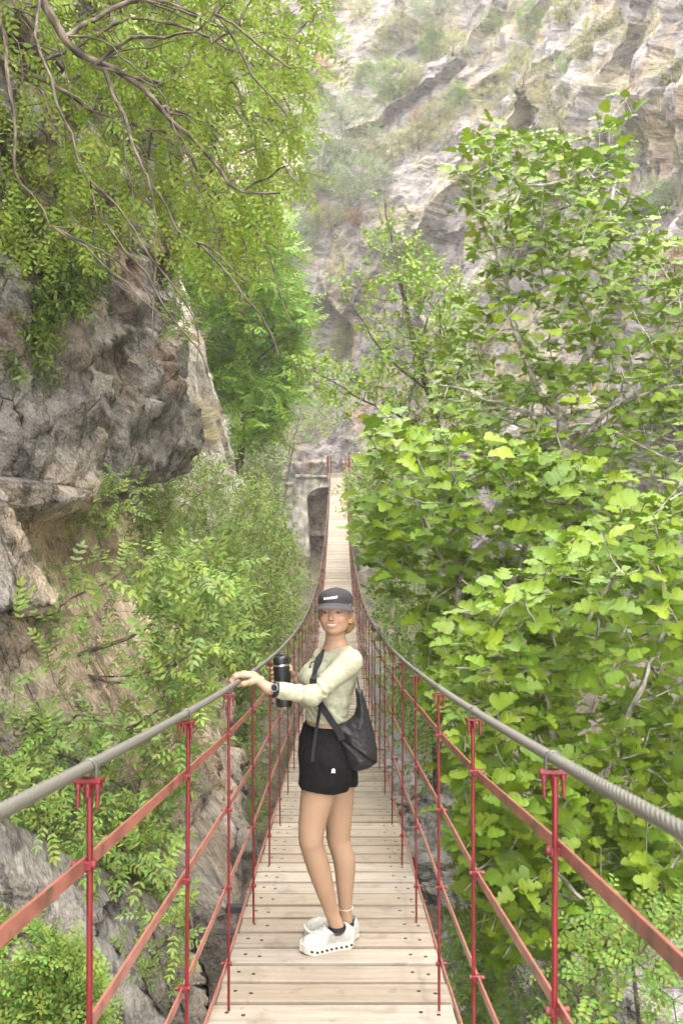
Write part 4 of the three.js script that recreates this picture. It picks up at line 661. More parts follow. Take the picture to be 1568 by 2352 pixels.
// shrubs on the far cliff
{
  const cg = [0, 1, 2].map(() => sprig({ len: 0.5, n: 13, l: 0.17, w: 0.05, spread: 1 }));
  const kinds = { olive: ['grey-green wild olive bush on the far cliff', leafMat(0.235, 0.30, 0.145, 0.3)], green: ['bright green bush growing on the far cliff', leafMat(0.215, 0.31, 0.07, 0.35)], dry: ['dry yellowish scrub clump on the far cliff ledge', leafMat(0.315, 0.325, 0.125, 0.3)], rust: ['rust-brown dead scrub on the far cliff', leafMat(0.33, 0.19, 0.07, 0.3)] };
  const spots = [['olive', 790, 330, 95, 75], ['olive', 740, 400, 60, 70], ['olive', 820, 430, 75, 55], ['olive', 700, 300, 30, 30], ['green', 905, 205, 45, 50], ['green', 845, 178, 26, 28], ['green', 770, 100, 26, 30], ['green', 990, 120, 34, 34], ['green', 1000, 75, 30, 25], ['green', 1205, 55, 30, 42], ['green', 1060, 225, 28, 30], ['dry', 1040, 110, 34, 26], ['dry', 950, 175, 50, 32], ['dry', 1010, 270, 36, 30], ['dry', 1200, 190, 70, 26], ['dry', 1150, 215, 55, 24], ['dry', 1260, 240, 40, 34], ['dry', 960, 330, 40, 26], ['dry', 900, 350, 34, 34], ['rust', 985, 275, 34, 24], ['dry', 900, 65, 40, 30], ['dry', 1290, 290, 36, 24], ['dry', 880, 120, 30, 20], ['rust', 830, 500, 24, 16], ['dry', 1030, 320, 26, 22], ['green', 1300, 150, 20, 20], ['dry', 1300, 20, 34, 40], ['dry', 1390, 60, 40, 26], ['dry', 1340, 110, 20, 40], ['dry', 1480, 330, 20, 40], ['rust', 1550, 620, 30, 40], ['olive', 1530, 470, 50, 40], ['dry', 1180, 130, 24, 16], ['dry', 760, 520, 50, 24], ['olive', 700, 560, 40, 34], ['dry', 720, 690, 34, 40], ['green', 700, 520, 40, 20], ['dry', 790, 780, 24, 40], ['dry', 640, 1000, 20, 20], ['green', 880, 560, 30, 24], ['dry', 1540, 160, 20, 30], ['olive', 1000, 20, 60, 24], ['dry', 830, 20, 30, 24], ['green', 1120, 40, 24, 18], ['dry', 740, 240, 30, 14], ['rust', 730, 150, 30, 20], ['green', 1420, 520, 30, 20]];
  for (const [k, x, y, rx, ry] of spots) {
    const h = hitCliff(x, y + ry * 0.5); if (!h) continue; const d = -h.p.z, R = rx / 2100 * d, RY = ry / 2100 * d, c = h.p.clone().addScaledVector(h.n, R * 0.45).add(V(0, RY * 0.5, 0));
    const tips = []; const n = clamp(Math.round(R * RY * 150), 30, 520); for (let i = 0; i < n; i++) { const q = rdir().multiplyScalar(Math.cbrt(rr(0.2, 1))); if (nz(q.x * 2 + x, q.y * 2 + y, q.z * 2) < -0.22) continue; tips.push(c.clone().add(V(q.x * R, q.y * RY, q.z * R * 0.8))); }
    if (!tips.length) continue;
    const sz = R > 1.3 ? 'broad ' : R < 0.75 ? 'little ' : 'mid-sized '; bush('cliff_shrub', sz + kinds[k][0], 'shrub', h.p.clone(), [[{ p: h.p.clone(), r: 0.05, root: true }, { p: c.clone(), r: 0.02 }]], tips, cg, kinds[k][1], { per: 2, size: [0.55, 1.05], up: 0.4, jit: 0.2, step: 0.5, r0: 0.006, v: 0.16, group: sz + { olive: 'olive bushes on the far cliff', green: 'green bushes on the far cliff', dry: 'dry scrub on the far cliff', rust: 'dead scrub on the far cliff' }[k] });
  }
  // dry grass along the ledges
  const blades = []; for (let i = 0; i < 16; i++) { const a = rr(0, 6.28), s = rr(0.1, 0.5), h = rr(0.3, 0.6), b = blade([[0.012, 0], [0.008, h * 0.5], [0, h]], 0.1, 0.4, 0, [rr(0.8, 1.2), rr(0.8, 1.1), rr(0.7, 1.1)]); blades.push(placeLeaf(b, V(Math.cos(a) * s, 1, Math.sin(a) * s).normalize(), V(Math.cos(a), 0.2, Math.sin(a)), V(Math.cos(a) * 0.05, 0, Math.sin(a) * 0.05), 1).toNonIndexed()); }
  for (const p of blades) for (const k of Object.keys(p.attributes)) if (!['position', 'normal', 'color'].includes(k)) p.deleteAttribute(k);
  const tuft = mergeGeometries(blades), gm = leafMat(0.42, 0.375, 0.225, 0.3, 0.8), pos = cliffMesh.geometry.attributes.position, nor = cliffMesh.geometry.attributes.normal, col = cliffMesh.geometry.attributes.color, ms = [];
  for (let i = 0; i < pos.count; i++) { const x = pos.getX(i), y = pos.getY(i), z = pos.getZ(i), d = -z; if (d < 20 || Math.abs(x / d) > 0.42 || Math.abs(y / d) > 0.6 || y < -1) continue; const ny = Math.abs(nor.getY(i)); if (ny < 0.35) continue; const f = fbm(x * 0.3, y * 0.3, z * 0.3, 3); if (rnd() > (ny - 0.3) * 0.16 + f * 0.45) continue; ms.push([x + rr(-0.1, 0.1), y, z + rr(-0.1, 0.1)]); }
  const im = new THREE.InstancedMesh(tuft, gm, ms.length); ms.forEach((m, i) => { im.setMatrixAt(i, leafMatrix(V(...m), V(gauss() * 0.3, 1, gauss() * 0.3 + 0.25), rdir(), rr(0.5, 1.3))); im.setColorAt(i, tint(0.25, 0.08)); });
  im.name = 'cliff_grass'; tag(im, 'dry straw-coloured grass tufts along the far cliff ledges', 'grass', null, 'stuff'); scene.add(im); console.log('grass', ms.length);
  // dry grass hanging on the boulder's shoulder
  const t2 = new THREE.InstancedMesh(tuft, leafMat(0.55, 0.49, 0.34, 0.3, 0.8), 60); for (let i = 0; i < 60; i++) { const d = rr(9.8, 10.8), y = rr(1.9, 2.5); t2.setMatrixAt(i, leafMatrix(V(leftX(d, y) - 0.02, y, -d), V(rr(0.3, 1), rr(-0.7, 0.5), rr(-0.3, 0.6)).normalize(), rdir(), rr(0.4, 0.9))); t2.setColorAt(i, tint(0.2, 0.1)); }
  t2.name = 'rock_grass'; tag(t2, 'dry pale grass hanging off the top of the boulder', 'grass', null, 'stuff'); scene.add(t2);
  const t3 = new THREE.InstancedMesh(tuft, leafMat(0.58, 0.52, 0.36, 0.3, 0.8), 46); for (let i = 0; i < 46; i++) { const d = rr(17.6, 19), y = rr(1.4, 2.1); t3.setMatrixAt(i, leafMatrix(V(buttressX(d, y), y, -d), V(rr(0.3, 1), rr(-0.2, 0.9), rr(-0.3, 0.6)).normalize(), rdir(), rr(0.45, 0.9))); t3.setColorAt(i, tint(0.2, 0.1)); }
  t3.name = 'rock_grass_001'; tag(t3, 'straw-coloured grass tuft on the edge of the pale buttress', 'grass', null, 'stuff'); scene.add(t3);
}
console.log('plants ready');
// ================================================================ the person on the bridge
// surface nets over a signed distance field
function snet(lo, hi, cell, f, colorFn) {
  const nx = Math.ceil((hi.x - lo.x) / cell) + 1, ny = Math.ceil((hi.y - lo.y) / cell) + 1, nzz = Math.ceil((hi.z - lo.z) / cell) + 1, F = new Float32Array(nx * ny * nzz);
  for (let k = 0; k < nzz; k++) for (let j = 0; j < ny; j++) for (let i = 0; i < nx; i++) F[(k * ny + j) * nx + i] = f(lo.x + i * cell, lo.y + j * cell, lo.z + k * cell);
  const id = new Int32Array(nx * ny * nzz).fill(-1), pos = [], idx = [], at = (i, j, k) => (k * ny + j) * nx + i;
  const E = [[0, 1], [2, 3], [4, 5], [6, 7], [0, 2], [1, 3], [4, 6], [5, 7], [0, 4], [1, 5], [2, 6], [3, 7]], v8 = new Float32Array(8);
  for (let k = 0; k < nzz - 1; k++) for (let j = 0; j < ny - 1; j++) for (let i = 0; i < nx - 1; i++) {
    let m = 0; for (let c = 0; c < 8; c++) { const v = F[at(i + (c & 1), j + (c >> 1 & 1), k + (c >> 2))]; v8[c] = v; if (v < 0) m |= 1 << c; }
    if (m === 0 || m === 255) continue; let x = 0, y = 0, z = 0, n = 0;
    for (const [a, b] of E) { if ((v8[a] < 0) === (v8[b] < 0)) continue; const t = v8[a] / (v8[a] - v8[b]); x += lerp(a & 1, b & 1, t); y += lerp(a >> 1 & 1, b >> 1 & 1, t); z += lerp(a >> 2, b >> 2, t); n++; }
    id[at(i, j, k)] = pos.length / 3; pos.push(lo.x + (i + x / n) * cell, lo.y + (j + y / n) * cell, lo.z + (k + z / n) * cell);
  }
  const quad = (a, b, c, d, fl) => { if (a < 0 || b < 0 || c < 0 || d < 0) return; fl ? idx.push(a, b, c, a, c, d) : idx.push(a, c, b, a, d, c); };
  for (let k = 1; k < nzz - 1; k++) for (let j = 1; j < ny - 1; j++) for (let i = 1; i < nx - 1; i++) {
    const a = F[at(i, j, k)] < 0;
    if (a !== F[at(i + 1, j, k)] < 0) quad(id[at(i, j - 1, k - 1)], id[at(i, j, k - 1)], id[at(i, j, k)], id[at(i, j - 1, k)], a);
    if (a !== F[at(i, j + 1, k)] < 0) quad(id[at(i - 1, j, k - 1)], id[at(i - 1, j, k)], id[at(i, j, k)], id[at(i, j, k - 1)], a);
    if (a !== F[at(i, j, k + 1)] < 0) quad(id[at(i - 1, j - 1, k)], id[at(i, j - 1, k)], id[at(i, j, k)], id[at(i - 1, j, k)], a);
  }
  const g = new THREE.BufferGeometry(), n = pos.length / 3, nor = new Float32Array(n * 3), col = new Float32Array(n * 3), e = cell * 0.5, uv = new Float32Array(n * 2);
  for (let q = 0; q < n; q++) {
    const x = pos[3 * q], y = pos[3 * q + 1], z = pos[3 * q + 2]; let a = f(x + e, y, z) - f(x - e, y, z), b = f(x, y + e, z) - f(x, y - e, z), c = f(x, y, z + e) - f(x, y, z - e); const l = Math.hypot(a, b, c) || 1;
    nor[3 * q] = a / l; nor[3 * q + 1] = b / l; nor[3 * q + 2] = c / l; const cc = colorFn ? colorFn(x, y, z) : [1, 1, 1]; col[3 * q] = cc[0]; col[3 * q + 1] = cc[1]; col[3 * q + 2] = cc[2]; uv[2 * q] = x + z * 0.6; uv[2 * q + 1] = y;
  }
  g.setAttribute('position', new THREE.Float32BufferAttribute(pos, 3)); g.setAttribute('normal', new THREE.BufferAttribute(nor, 3)); g.setAttribute('color', new THREE.BufferAttribute(col, 3)); g.setAttribute('uv', new THREE.BufferAttribute(uv, 2)); g.setIndex(idx); return g;
}
const smin = (a, b, k) => { const h = clamp(0.5 + 0.5 * (b - a) / k, 0, 1); return lerp(b, a, h) - k * h * (1 - h); };
function cone(x, y, z, a, b, r1, r2) { const bx = b.x - a.x, by = b.y - a.y, bz = b.z - a.z, px = x - a.x, py = y - a.y, pz = z - a.z, t = clamp((px * bx + py * by + pz * bz) / (bx * bx + by * by + bz * bz), 0, 1); return Math.hypot(px - bx * t, py - by * t, pz - bz * t) - lerp(r1, r2, t); }
const ell = (x, y, z, cx, cy, cz, rx, ry, rz) => { const a = (x - cx) / rx, b = (y - cy) / ry, c = (z - cz) / rz, k = Math.hypot(a, b, c), k2 = Math.hypot(a / rx, b / ry, c / rz); return k2 < 1e-9 ? -Math.min(rx, ry, rz) : k * (k - 1) / k2; };
function smoothChain(ch, n = 30) { const c = new THREE.CatmullRomCurve3(ch.map(q => q.p), false, 'catmullrom', 0.5).getPoints(n), r = new THREE.CatmullRomCurve3(ch.map((q, i) => V(q.r, i, 0)), false, 'catmullrom', 0.5).getPoints(n); return c.map((p, i) => ({ p, r: r[i].x })); }
const limbSDF = ch => { const s = smoothChain(ch); return (x, y, z) => { let d = 1e9; for (let i = 0; i < s.length - 1; i++) { const a = s[i].p; if (Math.abs(a.y - y) > 0.16 + d) continue; d = Math.min(d, cone(x, y, z, a, s[i + 1].p, s[i].r, s[i + 1].r)); } return d; }; };
const chainSDF = (ch, k = 0.02) => (x, y, z) => { let d = 1e9; for (let i = 0; i < ch.length - 1; i++) d = i ? smin(d, cone(x, y, z, ch[i].p, ch[i + 1].p, ch[i].r, ch[i + 1].r), k) : cone(x, y, z, ch[i].p, ch[i + 1].p, ch[i].r, ch[i + 1].r); return d; };
const C = rows => rows.map(([x, y, d, r]) => ({ p: P(x, y, d), r: r * 0.95 }));
const woman = thing('person', 'smiling hiker in pale green top, black shorts and cap standing on the planks', 'person', V(P(750, 2190, 4.1).x, deckY(4.15), -4.15));
{
  const skin = new THREE.MeshPhysicalMaterial({ vertexColors: true, roughness: 0.52, specularIntensity: 0.5 });
  const SK = [0.385, 0.243, 0.152];
  // --- legs
  const legN = C([[746, 1745, 4.05, 0.095], [734, 1805, 4.05, 0.085], [718, 1885, 4.05, 0.066], [714, 1925, 4.05, 0.0585], [717, 1945, 4.06, 0.055], [729, 1985, 4.08, 0.0545], [744, 2036, 4.10, 0.046], [760, 2092, 4.13, 0.034], [774, 2128, 4.14, 0.034]]);
  const legF = C([[768, 1745, 4.21, 0.095], [775, 1810, 4.22, 0.083], [777, 1890, 4.23, 0.064], [777, 1925, 4.24, 0.058], [783, 1950, 4.24, 0.054], [791, 1985, 4.25, 0.053], [792, 2036, 4.26, 0.043], [793, 2085, 4.27, 0.0325], [796, 2118, 4.27, 0.032]]);
  const fN = limbSDF(legN), fF = limbSDF(legF);
  // --- torso: stacked ellipses in a frame turned a little towards the camera
  const TA = 0.30, Fd = [-Math.cos(TA), Math.sin(TA)], Rd = [-Math.sin(TA), -Math.cos(TA)], TZ = 4.13;
  const prof = [[1800, 752, 0.085, 0.13], [1775, 753, 0.108, 0.155], [1740, 753, 0.117, 0.162], [1700, 749, 0.104, 0.148], [1661, 749, 0.087, 0.122], [1630, 751, 0.086, 0.118], [1595, 755, 0.096, 0.126], [1562, 757, 0.110, 0.136], [1535, 762, 0.106, 0.142], [1508, 768, 0.085, 0.135], [1490, 772, 0.062, 0.095], [1478, 772, 0.045, 0.06]].map(([y, x, b, a]) => { const p = P(x, y, TZ); return [p.y, p.x, b, a]; });
  function torso(x, y, z, off = 0) {
    const n = prof.length; let i = 0; while (i < n - 2 && prof[i + 1][0] < y) i++;
    const t = clamp((y - prof[i][0]) / (prof[i + 1][0] - prof[i][0]), 0, 1), s = t * t * (3 - 2 * t), cx = lerp(prof[i][1], prof[i + 1][1], s), b = lerp(prof[i][2], prof[i + 1][2], s) + off, a = lerp(prof[i][3], prof[i + 1][3], s) + off;
    const dx = x - cx, dz = z + TZ, u = dx * Fd[0] + dz * Fd[1], v = dx * Rd[0] + dz * Rd[1], q = Math.hypot(u / b, v / a); let d = (q - 1) * Math.min(a, b);
    const ey = Math.max(y - prof[n - 1][0], prof[0][0] - y); if (ey > 0) d = Math.hypot(Math.max(d, 0), ey); return d;
  }
  const bust = C([[718, 1560, 4.05, 0.05], [709, 1560, 4.17, 0.05]]);
  const shN = P(803, 1520, 4.0), shF = P(742, 1510, 4.28), elN = P(718, 1598, 3.90), wrN = P(620, 1582, 3.84), elF = P(708, 1604, 4.34), wrF = P(674, 1574, 4.29);
  const neckA = P(772, 1495, 4.13), neckB = P(769, 1440, 4.08);
  function body(x, y, z) {
    let d = torso(x, y, z); d = smin(d, cone(x, y, z, neckA, neckB, 0.052, 0.041), 0.03);
    d = smin(d, cone(x, y, z, shN, shF, 0.048, 0.045), 0.05); d = smin(d, cone(x, y, z, bust[0].p, bust[1].p, 0.045, 0.045), 0.05);
    d = smin(d, Math.min(cone(x, y, z, shN, elN, 0.048, 0.036), cone(x, y, z, elN, wrN, 0.036, 0.0255)), 0.02); d = smin(d, Math.min(cone(x, y, z, shF, elF, 0.044, 0.035), cone(x, y, z, elF, wrF, 0.035, 0.025)), 0.02);
    return smin(d, Math.min(fN(x, y, z), fF(x, y, z)), 0.025);
  }
  const skinC = (x, y, z) => { const m = fbm(x * 9, y * 9, z * 9, 3) * 0.10; return [SK[0] * (1 + m), SK[1] * (1 + m * 0.8), SK[2] * (1 + m * 0.6)]; };
  const pieces = [snet(V(-0.42, -2.02, -4.46), V(0.18, -0.48, -3.72), 0.0095, body, skinC)];
  // --- near hand on the cable
  {
    const d0 = 3.86, cx = deckX(d0) - HALF, cy = cableY(d0), K = (x, y, z) => V(cx + x, cy + y, -d0 + z), fs = [];
    const fl = [[-0.030, 0.92], [-0.010, 1.0], [0.010, 0.97], [0.029, 0.82]];
    for (const [fz, l] of fl) fs.push(chainSDF([{ p: K(0.052, 0.026, fz * 0.9), r: 0.0098 }, { p: K(0.014, 0.0285, fz), r: 0.0095 }, { p: K(0.014 - 0.034 * l, 0.022, fz * 1.02), r: 0.0085 }, { p: K(0.006 - 0.042 * l, 0.002, fz * 1.02), r: 0.0078 }, { p: K(0.010 - 0.034 * l, -0.014, fz), r: 0.007 }], 0.006));
    const th = chainSDF([{ p: K(0.095, 0.012, 0.024), r: 0.0125 }, { p: K(0.055, 0.004, 0.042), r: 0.0115 }, { p: K(0.022, -0.004, 0.043), r: 0.0098 }, { p: K(-0.002, -0.012, 0.036), r: 0.008 }], 0.01);
    const W = wrN, pm = [K(0.058, 0.024, -0.024), K(0.058, 0.024, 0.022)], pb = [W.clone().add(V(-0.012, 0.004, -0.012)), W.clone().add(V(-0.012, 0.004, 0.012))];
    const hand = (x, y, z) => { let d = cone(x, y, z, W.clone().lerp(elN, 0.15), W, 0.027, 0.024); d = smin(d, cone(x, y, z, pb[0], pm[0], 0.018, 0.0135), 0.014); d = smin(d, cone(x, y, z, pb[1], pm[1], 0.018, 0.0135), 0.014); d = smin(d, cone(x, y, z, pb[0].clone().lerp(pb[1], 0.5), pm[0].clone().lerp(pm[1], 0.5), 0.019, 0.014), 0.012); d = smin(d, th(x, y, z), 0.009); for (const f of fs) d = smin(d, f(x, y, z), 0.003); return d; };
    pieces.push(snet(V(cx - 0.075, cy - 0.06, -d0 - 0.075), V(W.x + 0.03, Math.max(cy, W.y) + 0.065, -d0 + 0.09), 0.0032, hand, (x, y, z) => { const c = skinC(x, y, z); return [c[0] * 1.08, c[1] * 1.12, c[2] * 1.15]; }));
  }
  // --- far hand round the bottle
  const bot = { top: P(643.5, 1500, 4.2), base: P(653.5, 1628, 4.2), r: 0.0375 };
  {
    const ax = bot.top.clone().sub(bot.base).normalize(), c = bot.base.clone().lerp(bot.top, 0.60), fs = [];
    const ring = (a, h, r) => c.clone().addScaledVector(ax, h).add(V(Math.cos(a) * r, 0, Math.sin(a) * r)); // angle 0 = right, pi/2 = towards camera
    for (let k = 0; k < 4; k++) { const h = 0.03 - k * 0.0195, R = bot.r + 0.0095; fs.push(chainSDF([{ p: ring(-0.8, h, R + 0.006), r: 0.0095 }, { p: ring(-1.5, h, R), r: 0.0092 }, { p: ring(-2.2, h, R), r: 0.0085 }, { p: ring(-3.05 - 0.12 * (k % 2), h, R - 0.0015), r: 0.0076 }], 0.006)); }
    const th = chainSDF([{ p: ring(-0.6, -0.012, bot.r + 0.018), r: 0.012 }, { p: ring(-0.15, 0.008, bot.r + 0.010), r: 0.0098 }, { p: ring(0.3, 0.026, bot.r + 0.0080), r: 0.0085 }], 0.008);
    const p0 = ring(-0.9, 0.026, bot.r + 0.013), p1 = ring(-0.8, -0.03, bot.r + 0.013);
    const hand = (x, y, z) => { let d = smin(cone(x, y, z, wrF, p0, 0.023, 0.014), cone(x, y, z, wrF, p1, 0.023, 0.014), 0.014); d = smin(d, cone(x, y, z, p0, p1, 0.0145, 0.0145), 0.012); d = smin(d, th(x, y, z), 0.008); for (const f of fs) d = smin(d, f(x, y, z), 0.003); return d; };
    pieces.push(snet(V(c.x - 0.075, c.y - 0.07, c.z - 0.085), V(wrF.x + 0.035, c.y + 0.07, c.z + 0.075), 0.0032, hand, skinC));
  }
  // --- head with its own axes: x to the viewer's right, y up, z out of the face
  const HO = P(769.5, 1411, 4.06), hz = V(-0.20, 0.03, 0.98).normalize(), hx = V(0, 1, 0).cross(hz).normalize(), hy = hz.clone().cross(hx), tilt = 0.03; hx.applyAxisAngle(hz, tilt); hy.applyAxisAngle(hz, tilt);
  const toH = (x, y, z) => { const dx = x - HO.x, dy = y - HO.y, dz = z - HO.z; return [dx * hx.x + dy * hx.y + dz * hx.z, dx * hy.x + dy * hy.y + dz * hy.z, dx * hz.x + dy * hz.y + dz * hz.z]; };
  const fromH = (x, y, z) => HO.clone().addScaledVector(hx, x).addScaledVector(hy, y).addScaledVector(hz, z);
  const cap3 = (x, y, z, a, b, r1, r2) => cone(x, y, z, { x: a[0], y: a[1], z: a[2] }, { x: b[0], y: b[1], z: b[2] }, r1, r2);
  function headL(x, y, z) {
    const ax = Math.abs(x);
    let d = ell(x, y, z, 0, 0.030, -0.018, 0.068, 0.072, 0.086);
    d = smin(d, ell(x, y, z, 0, -0.018, 0.018, 0.0615, 0.062, 0.060), 0.03);
    d = smin(d, ell(x, y, z, 0, -0.065, 0.037, 0.026, 0.020, 0.030), 0.028);             // chin
    d = smin(d, ell(ax, y, z, 0.034, -0.050, 0.004, 0.014, 0.020, 0.03), 0.03);             // jaw
    d = smin(d, ell(ax, y, z, 0.034, -0.014, 0.054, 0.020, 0.017, 0.016), 0.016);         // smiling cheeks
    d = smin(d, ell(ax, y, z, 0.026, 0.030, 0.066, 0.022, 0.007, 0.009), 0.012);          // brow
    d = -smin(-d, ell(ax, y, z, 0.0285, 0.0135, 0.0835, 0.0155, 0.0095, 0.012), 0.008);   // eye sockets
    d = smin(d, ell(ax, y, z, 0.0285, 0.0130, 0.0640, 0.0118, 0.0088, 0.0105), 0.003);    // eyeballs with lids
    d = smin(d, cap3(x, y, z, [0, 0.016, 0.074], [0, -0.013, 0.0915], 0.0058, 0.0078), 0.010); // nose
    d = smin(d, ell(ax, y, z, 0.0082, -0.0175, 0.083, 0.0066, 0.0055, 0.0075), 0.006);
    d = smin(d, ell(x, y, z, 0, -0.0335, 0.0775, 0.0245, 0.0048, 0.0068), 0.006);         // upper lip
    d = smin(d, ell(x, y, z, 0, -0.0505, 0.0740, 0.0205, 0.0055, 0.0072), 0.006);         // lower lip
    const my = -0.0410 + 0.0085 * (x / 0.030) ** 2;
    d = -smin(-d, ell(x, y, z, 0, my, 0.082, 0.0305, 0.0060, 0.0125), 0.002);             // open smile
    d = Math.min(d, ell(x, y, z, 0, my + 0.0008, 0.0690, 0.0290, 0.0056, 0.0090));        // teeth
    d = smin(d, ell(ax, y, z, 0.0685, 0.0, -0.012, 0.0065, 0.024, 0.014), 0.006);         // ears
    return d;
  }
  const head = (x, y, z) => { const [a, b, c] = toH(x, y, z); return smin(headL(a, b, c), cone(x, y, z, neckA, neckB, 0.052, 0.041), 0.018); };
  const headCol = (x, y, z) => {
    const [a, b, c] = toH(x, y, z), ax = Math.abs(a); let k = skinC(x, y, z); k = [k[0] * 1.06, k[1] * 1.03, k[2] * 1.02];
    k = mix3(k, [0.46, 0.20, 0.13], 0.3 * sstep(0.03, 0.01, Math.hypot((ax - 0.037) / 1.2, b + 0.016)) * (c > 0 ? 1 : 0));
    if (c > 0.035) {
      const my = -0.0410 + 0.0085 * (a / 0.030) ** 2, mq = Math.hypot(a / 0.0285, (b - my) / 0.0048), lq = Math.hypot(a / 0.0345, (b - my + 0.001) / 0.0120);
      if (lq < 1) k = mix3(k, [0.34, 0.125, 0.085], sstep(1, 0.75, lq) * 0.7);
      if (mq < 1.0) k = mix3([0.13, 0.03, 0.025], [0.60, 0.545, 0.47], sstep(1.0, 0.78, mq) * sstep(0.029, 0.025, ax));
      const ex = (ax - 0.0285), eq = Math.hypot(ex / 0.0105, (b - 0.0125 + ex * ex * 12) / 0.0040);
      if (eq < 1.35) k = mix3(k, [0.10, 0.05, 0.03], sstep(1.35, 1.05, eq) * (b > 0.012 ? 0.95 : 0.5));
      if (eq < 1) { k = mix3(k, [0.30, 0.26, 0.22], sstep(1, 0.8, eq)); if (Math.hypot(ex, b - 0.0125) < 0.0055) k = [0.035, 0.02, 0.012]; }
      const bq = Math.abs(b - (0.0275 + 0.004 * Math.sin(clamp((ax - 0.012) / 0.034, 0, 1) * Math.PI))); if (ax > 0.011 && ax < 0.047 && bq < 0.0032) k = mix3(k, [0.15, 0.085, 0.04], sstep(0.0032, 0.0015, bq) * 0.85);
      if (b < -0.014 && b > -0.024 && Math.hypot((ax - 0.0062) / 0.0032, (b + 0.0205) / 0.0022) < 1) k = [0.16, 0.07, 0.045];
    }
    return k;
  };
  pieces.push(snet(HO.clone().add(V(-0.115, -0.135, -0.125)), HO.clone().add(V(0.115, 0.13, 0.125)), 0.0022, head, headCol));
  const bm = add('body', toLocal(merge(pieces), woman), skin, woman);
  // --- hair
  const hairMat = new THREE.MeshStandardMaterial({ vertexColors: true, roughness: 0.55 });
  const hairF = (x, y, z) => {
    const [a, b, c] = toH(x, y, z), w = 0.0018 * Math.sin(a * 900 + b * 60) + 0.003 * nz(a * 130, b * 18, c * 130);
    let d = Math.max(ell(a, b, c, 0, 0.026, -0.022, 0.0735, 0.074, 0.089), c - 0.030, b - 0.07);
    d = smin(d, cap3(a, b, c, [0.066, 0.04, 0.012], [0.0715, -0.028, -0.004], 0.010, 0.014), 0.014); d = smin(d, cap3(a, b, c, [0.0715, -0.028, -0.004], [0.058, -0.072, -0.020], 0.015, 0.011), 0.014);
    d = smin(d, ell(a, b, c, 0.02, -0.045, -0.062, 0.058, 0.05, 0.032), 0.03); d = smin(d, cap3(a, b, c, [-0.066, 0.03, 0.010], [-0.068, -0.02, -0.004], 0.007, 0.009), 0.012);
    return d + w;
  };
  add('hair', toLocal(snet(HO.clone().add(V(-0.12, -0.13, -0.13)), HO.clone().add(V(0.13, 0.13, 0.12)), 0.0034, hairF, (x, y, z) => { const [a, b, c] = toH(x, y, z), s = 0.5 + nz(a * 160, b * 14, c * 160) * 0.9; return mix3([0.12, 0.066, 0.024], [0.32, 0.20, 0.085], clamp(s, 0, 1)); }), woman), hairMat, woman);
  add('earring', toLocal(new THREE.TorusGeometry(0.006, 0.0016, 6, 14).applyMatrix4(new THREE.Matrix4().setPosition(fromH(0.071, -0.030, 0.013))), woman), std(0.8, 0.55, 0.2, 0.3, { metalness: 1 }), woman);
  // --- cap
  const capTex = tex(128, 128, (u, v) => { const b = 0.9 + tnoise(u, v, 60, 2) * 0.25 + tfbm(u, v, 5, 3, 3) * 0.15; return [b, b, b]; }, true);
  const capMat = std(0.034, 0.031, 0.033, 0.85, { map: capTex });
  const capG = new THREE.Group(); capG.name = 'cap'; woman.add(capG);
  const crownR = [0.0770, 0.068, 0.0945], crownC = [0, 0.050, -0.018];
  { // crown shell
    const nu = 48, nv = 20, pos = [], idx = [], uv = [];
    for (let j = 0; j <= nv; j++) for (let i = 0; i <= nu; i++) {
      const t = i / nu * 2 * Math.PI, e = lerp(lerp(-0.05, -0.55, 0.5 - 0.5 * Math.cos(t)), Math.PI / 2, j / nv), wr = 1 + 0.010 * nz(Math.cos(t) * 3, Math.sin(t) * 3, e * 4) + (Math.abs(Math.sin(t * 3)) < 0.06 ? -0.006 : 0), sq = 1 + 0.10 * Math.sin(2 * e) ** 2;
      const l = fromH(crownC[0] + Math.sin(t) * Math.cos(e) * crownR[0] * wr * sq, crownC[1] + Math.sin(e) * crownR[1] * wr, crownC[2] + Math.cos(t) * Math.cos(e) * crownR[2] * wr * sq); pos.push(l.x, l.y, l.z); uv.push(t / 6.28 * 5, e);
    }
    for (let j = 0; j < nv; j++) for (let i = 0; i < nu; i++) { const a = j * (nu + 1) + i, b = a + nu + 1; idx.push(a, a + 1, b, b, a + 1, b + 1); }
    const g = new THREE.BufferGeometry(); g.setAttribute('position', new THREE.Float32BufferAttribute(pos, 3)); g.setAttribute('uv', new THREE.Float32BufferAttribute(uv, 2)); g.setIndex(idx); g.computeVertexNormals();
    capMat.side = THREE.DoubleSide; add('crown', toLocal(g, woman), capMat, capG);
    // brim, top and under side
    const bp2 = [], bi = [], nb = 28, mb = 8, bu = [];
    for (const s of [0, 1]) for (let j = 0; j <= mb; j++) for (let i = 0; i <= nb; i++) {
      const f = lerp(-1.32, 1.32, i / nb), t = j / mb, ext = 0.068 * Math.pow(Math.cos(f * 0.98), 0.55) * t, sx = Math.sin(f), cz = Math.cos(f);
      const x = sx * (crownR[0] * 1.0 + ext * 0.42), z = crownC[2] + cz * (crownR[2] + ext * 1.0), y = 0.0560 - 0.021 * t * (0.75 + 0.1 * cz) - 0.028 * sx * sx * (0.45 + 0.55 * t) - s * 0.0035; const l = fromH(x, y, z); bp2.push(l.x, l.y, l.z); bu.push(x * 5, z * 5);
    }
    const row = nb + 1, off = row * (mb + 1); for (const s of [0, 1]) for (let j = 0; j < mb; j++) for (let i = 0; i < nb; i++) { const a = s * off + j * row + i, b = a + row; bi.push(a, a + 1, b, b, a + 1, b + 1); }
    for (let i = 0; i < nb; i++) { const a = mb * row + i, b = off + mb * row + i; bi.push(a, a + 1, b, b, a + 1, b + 1); }
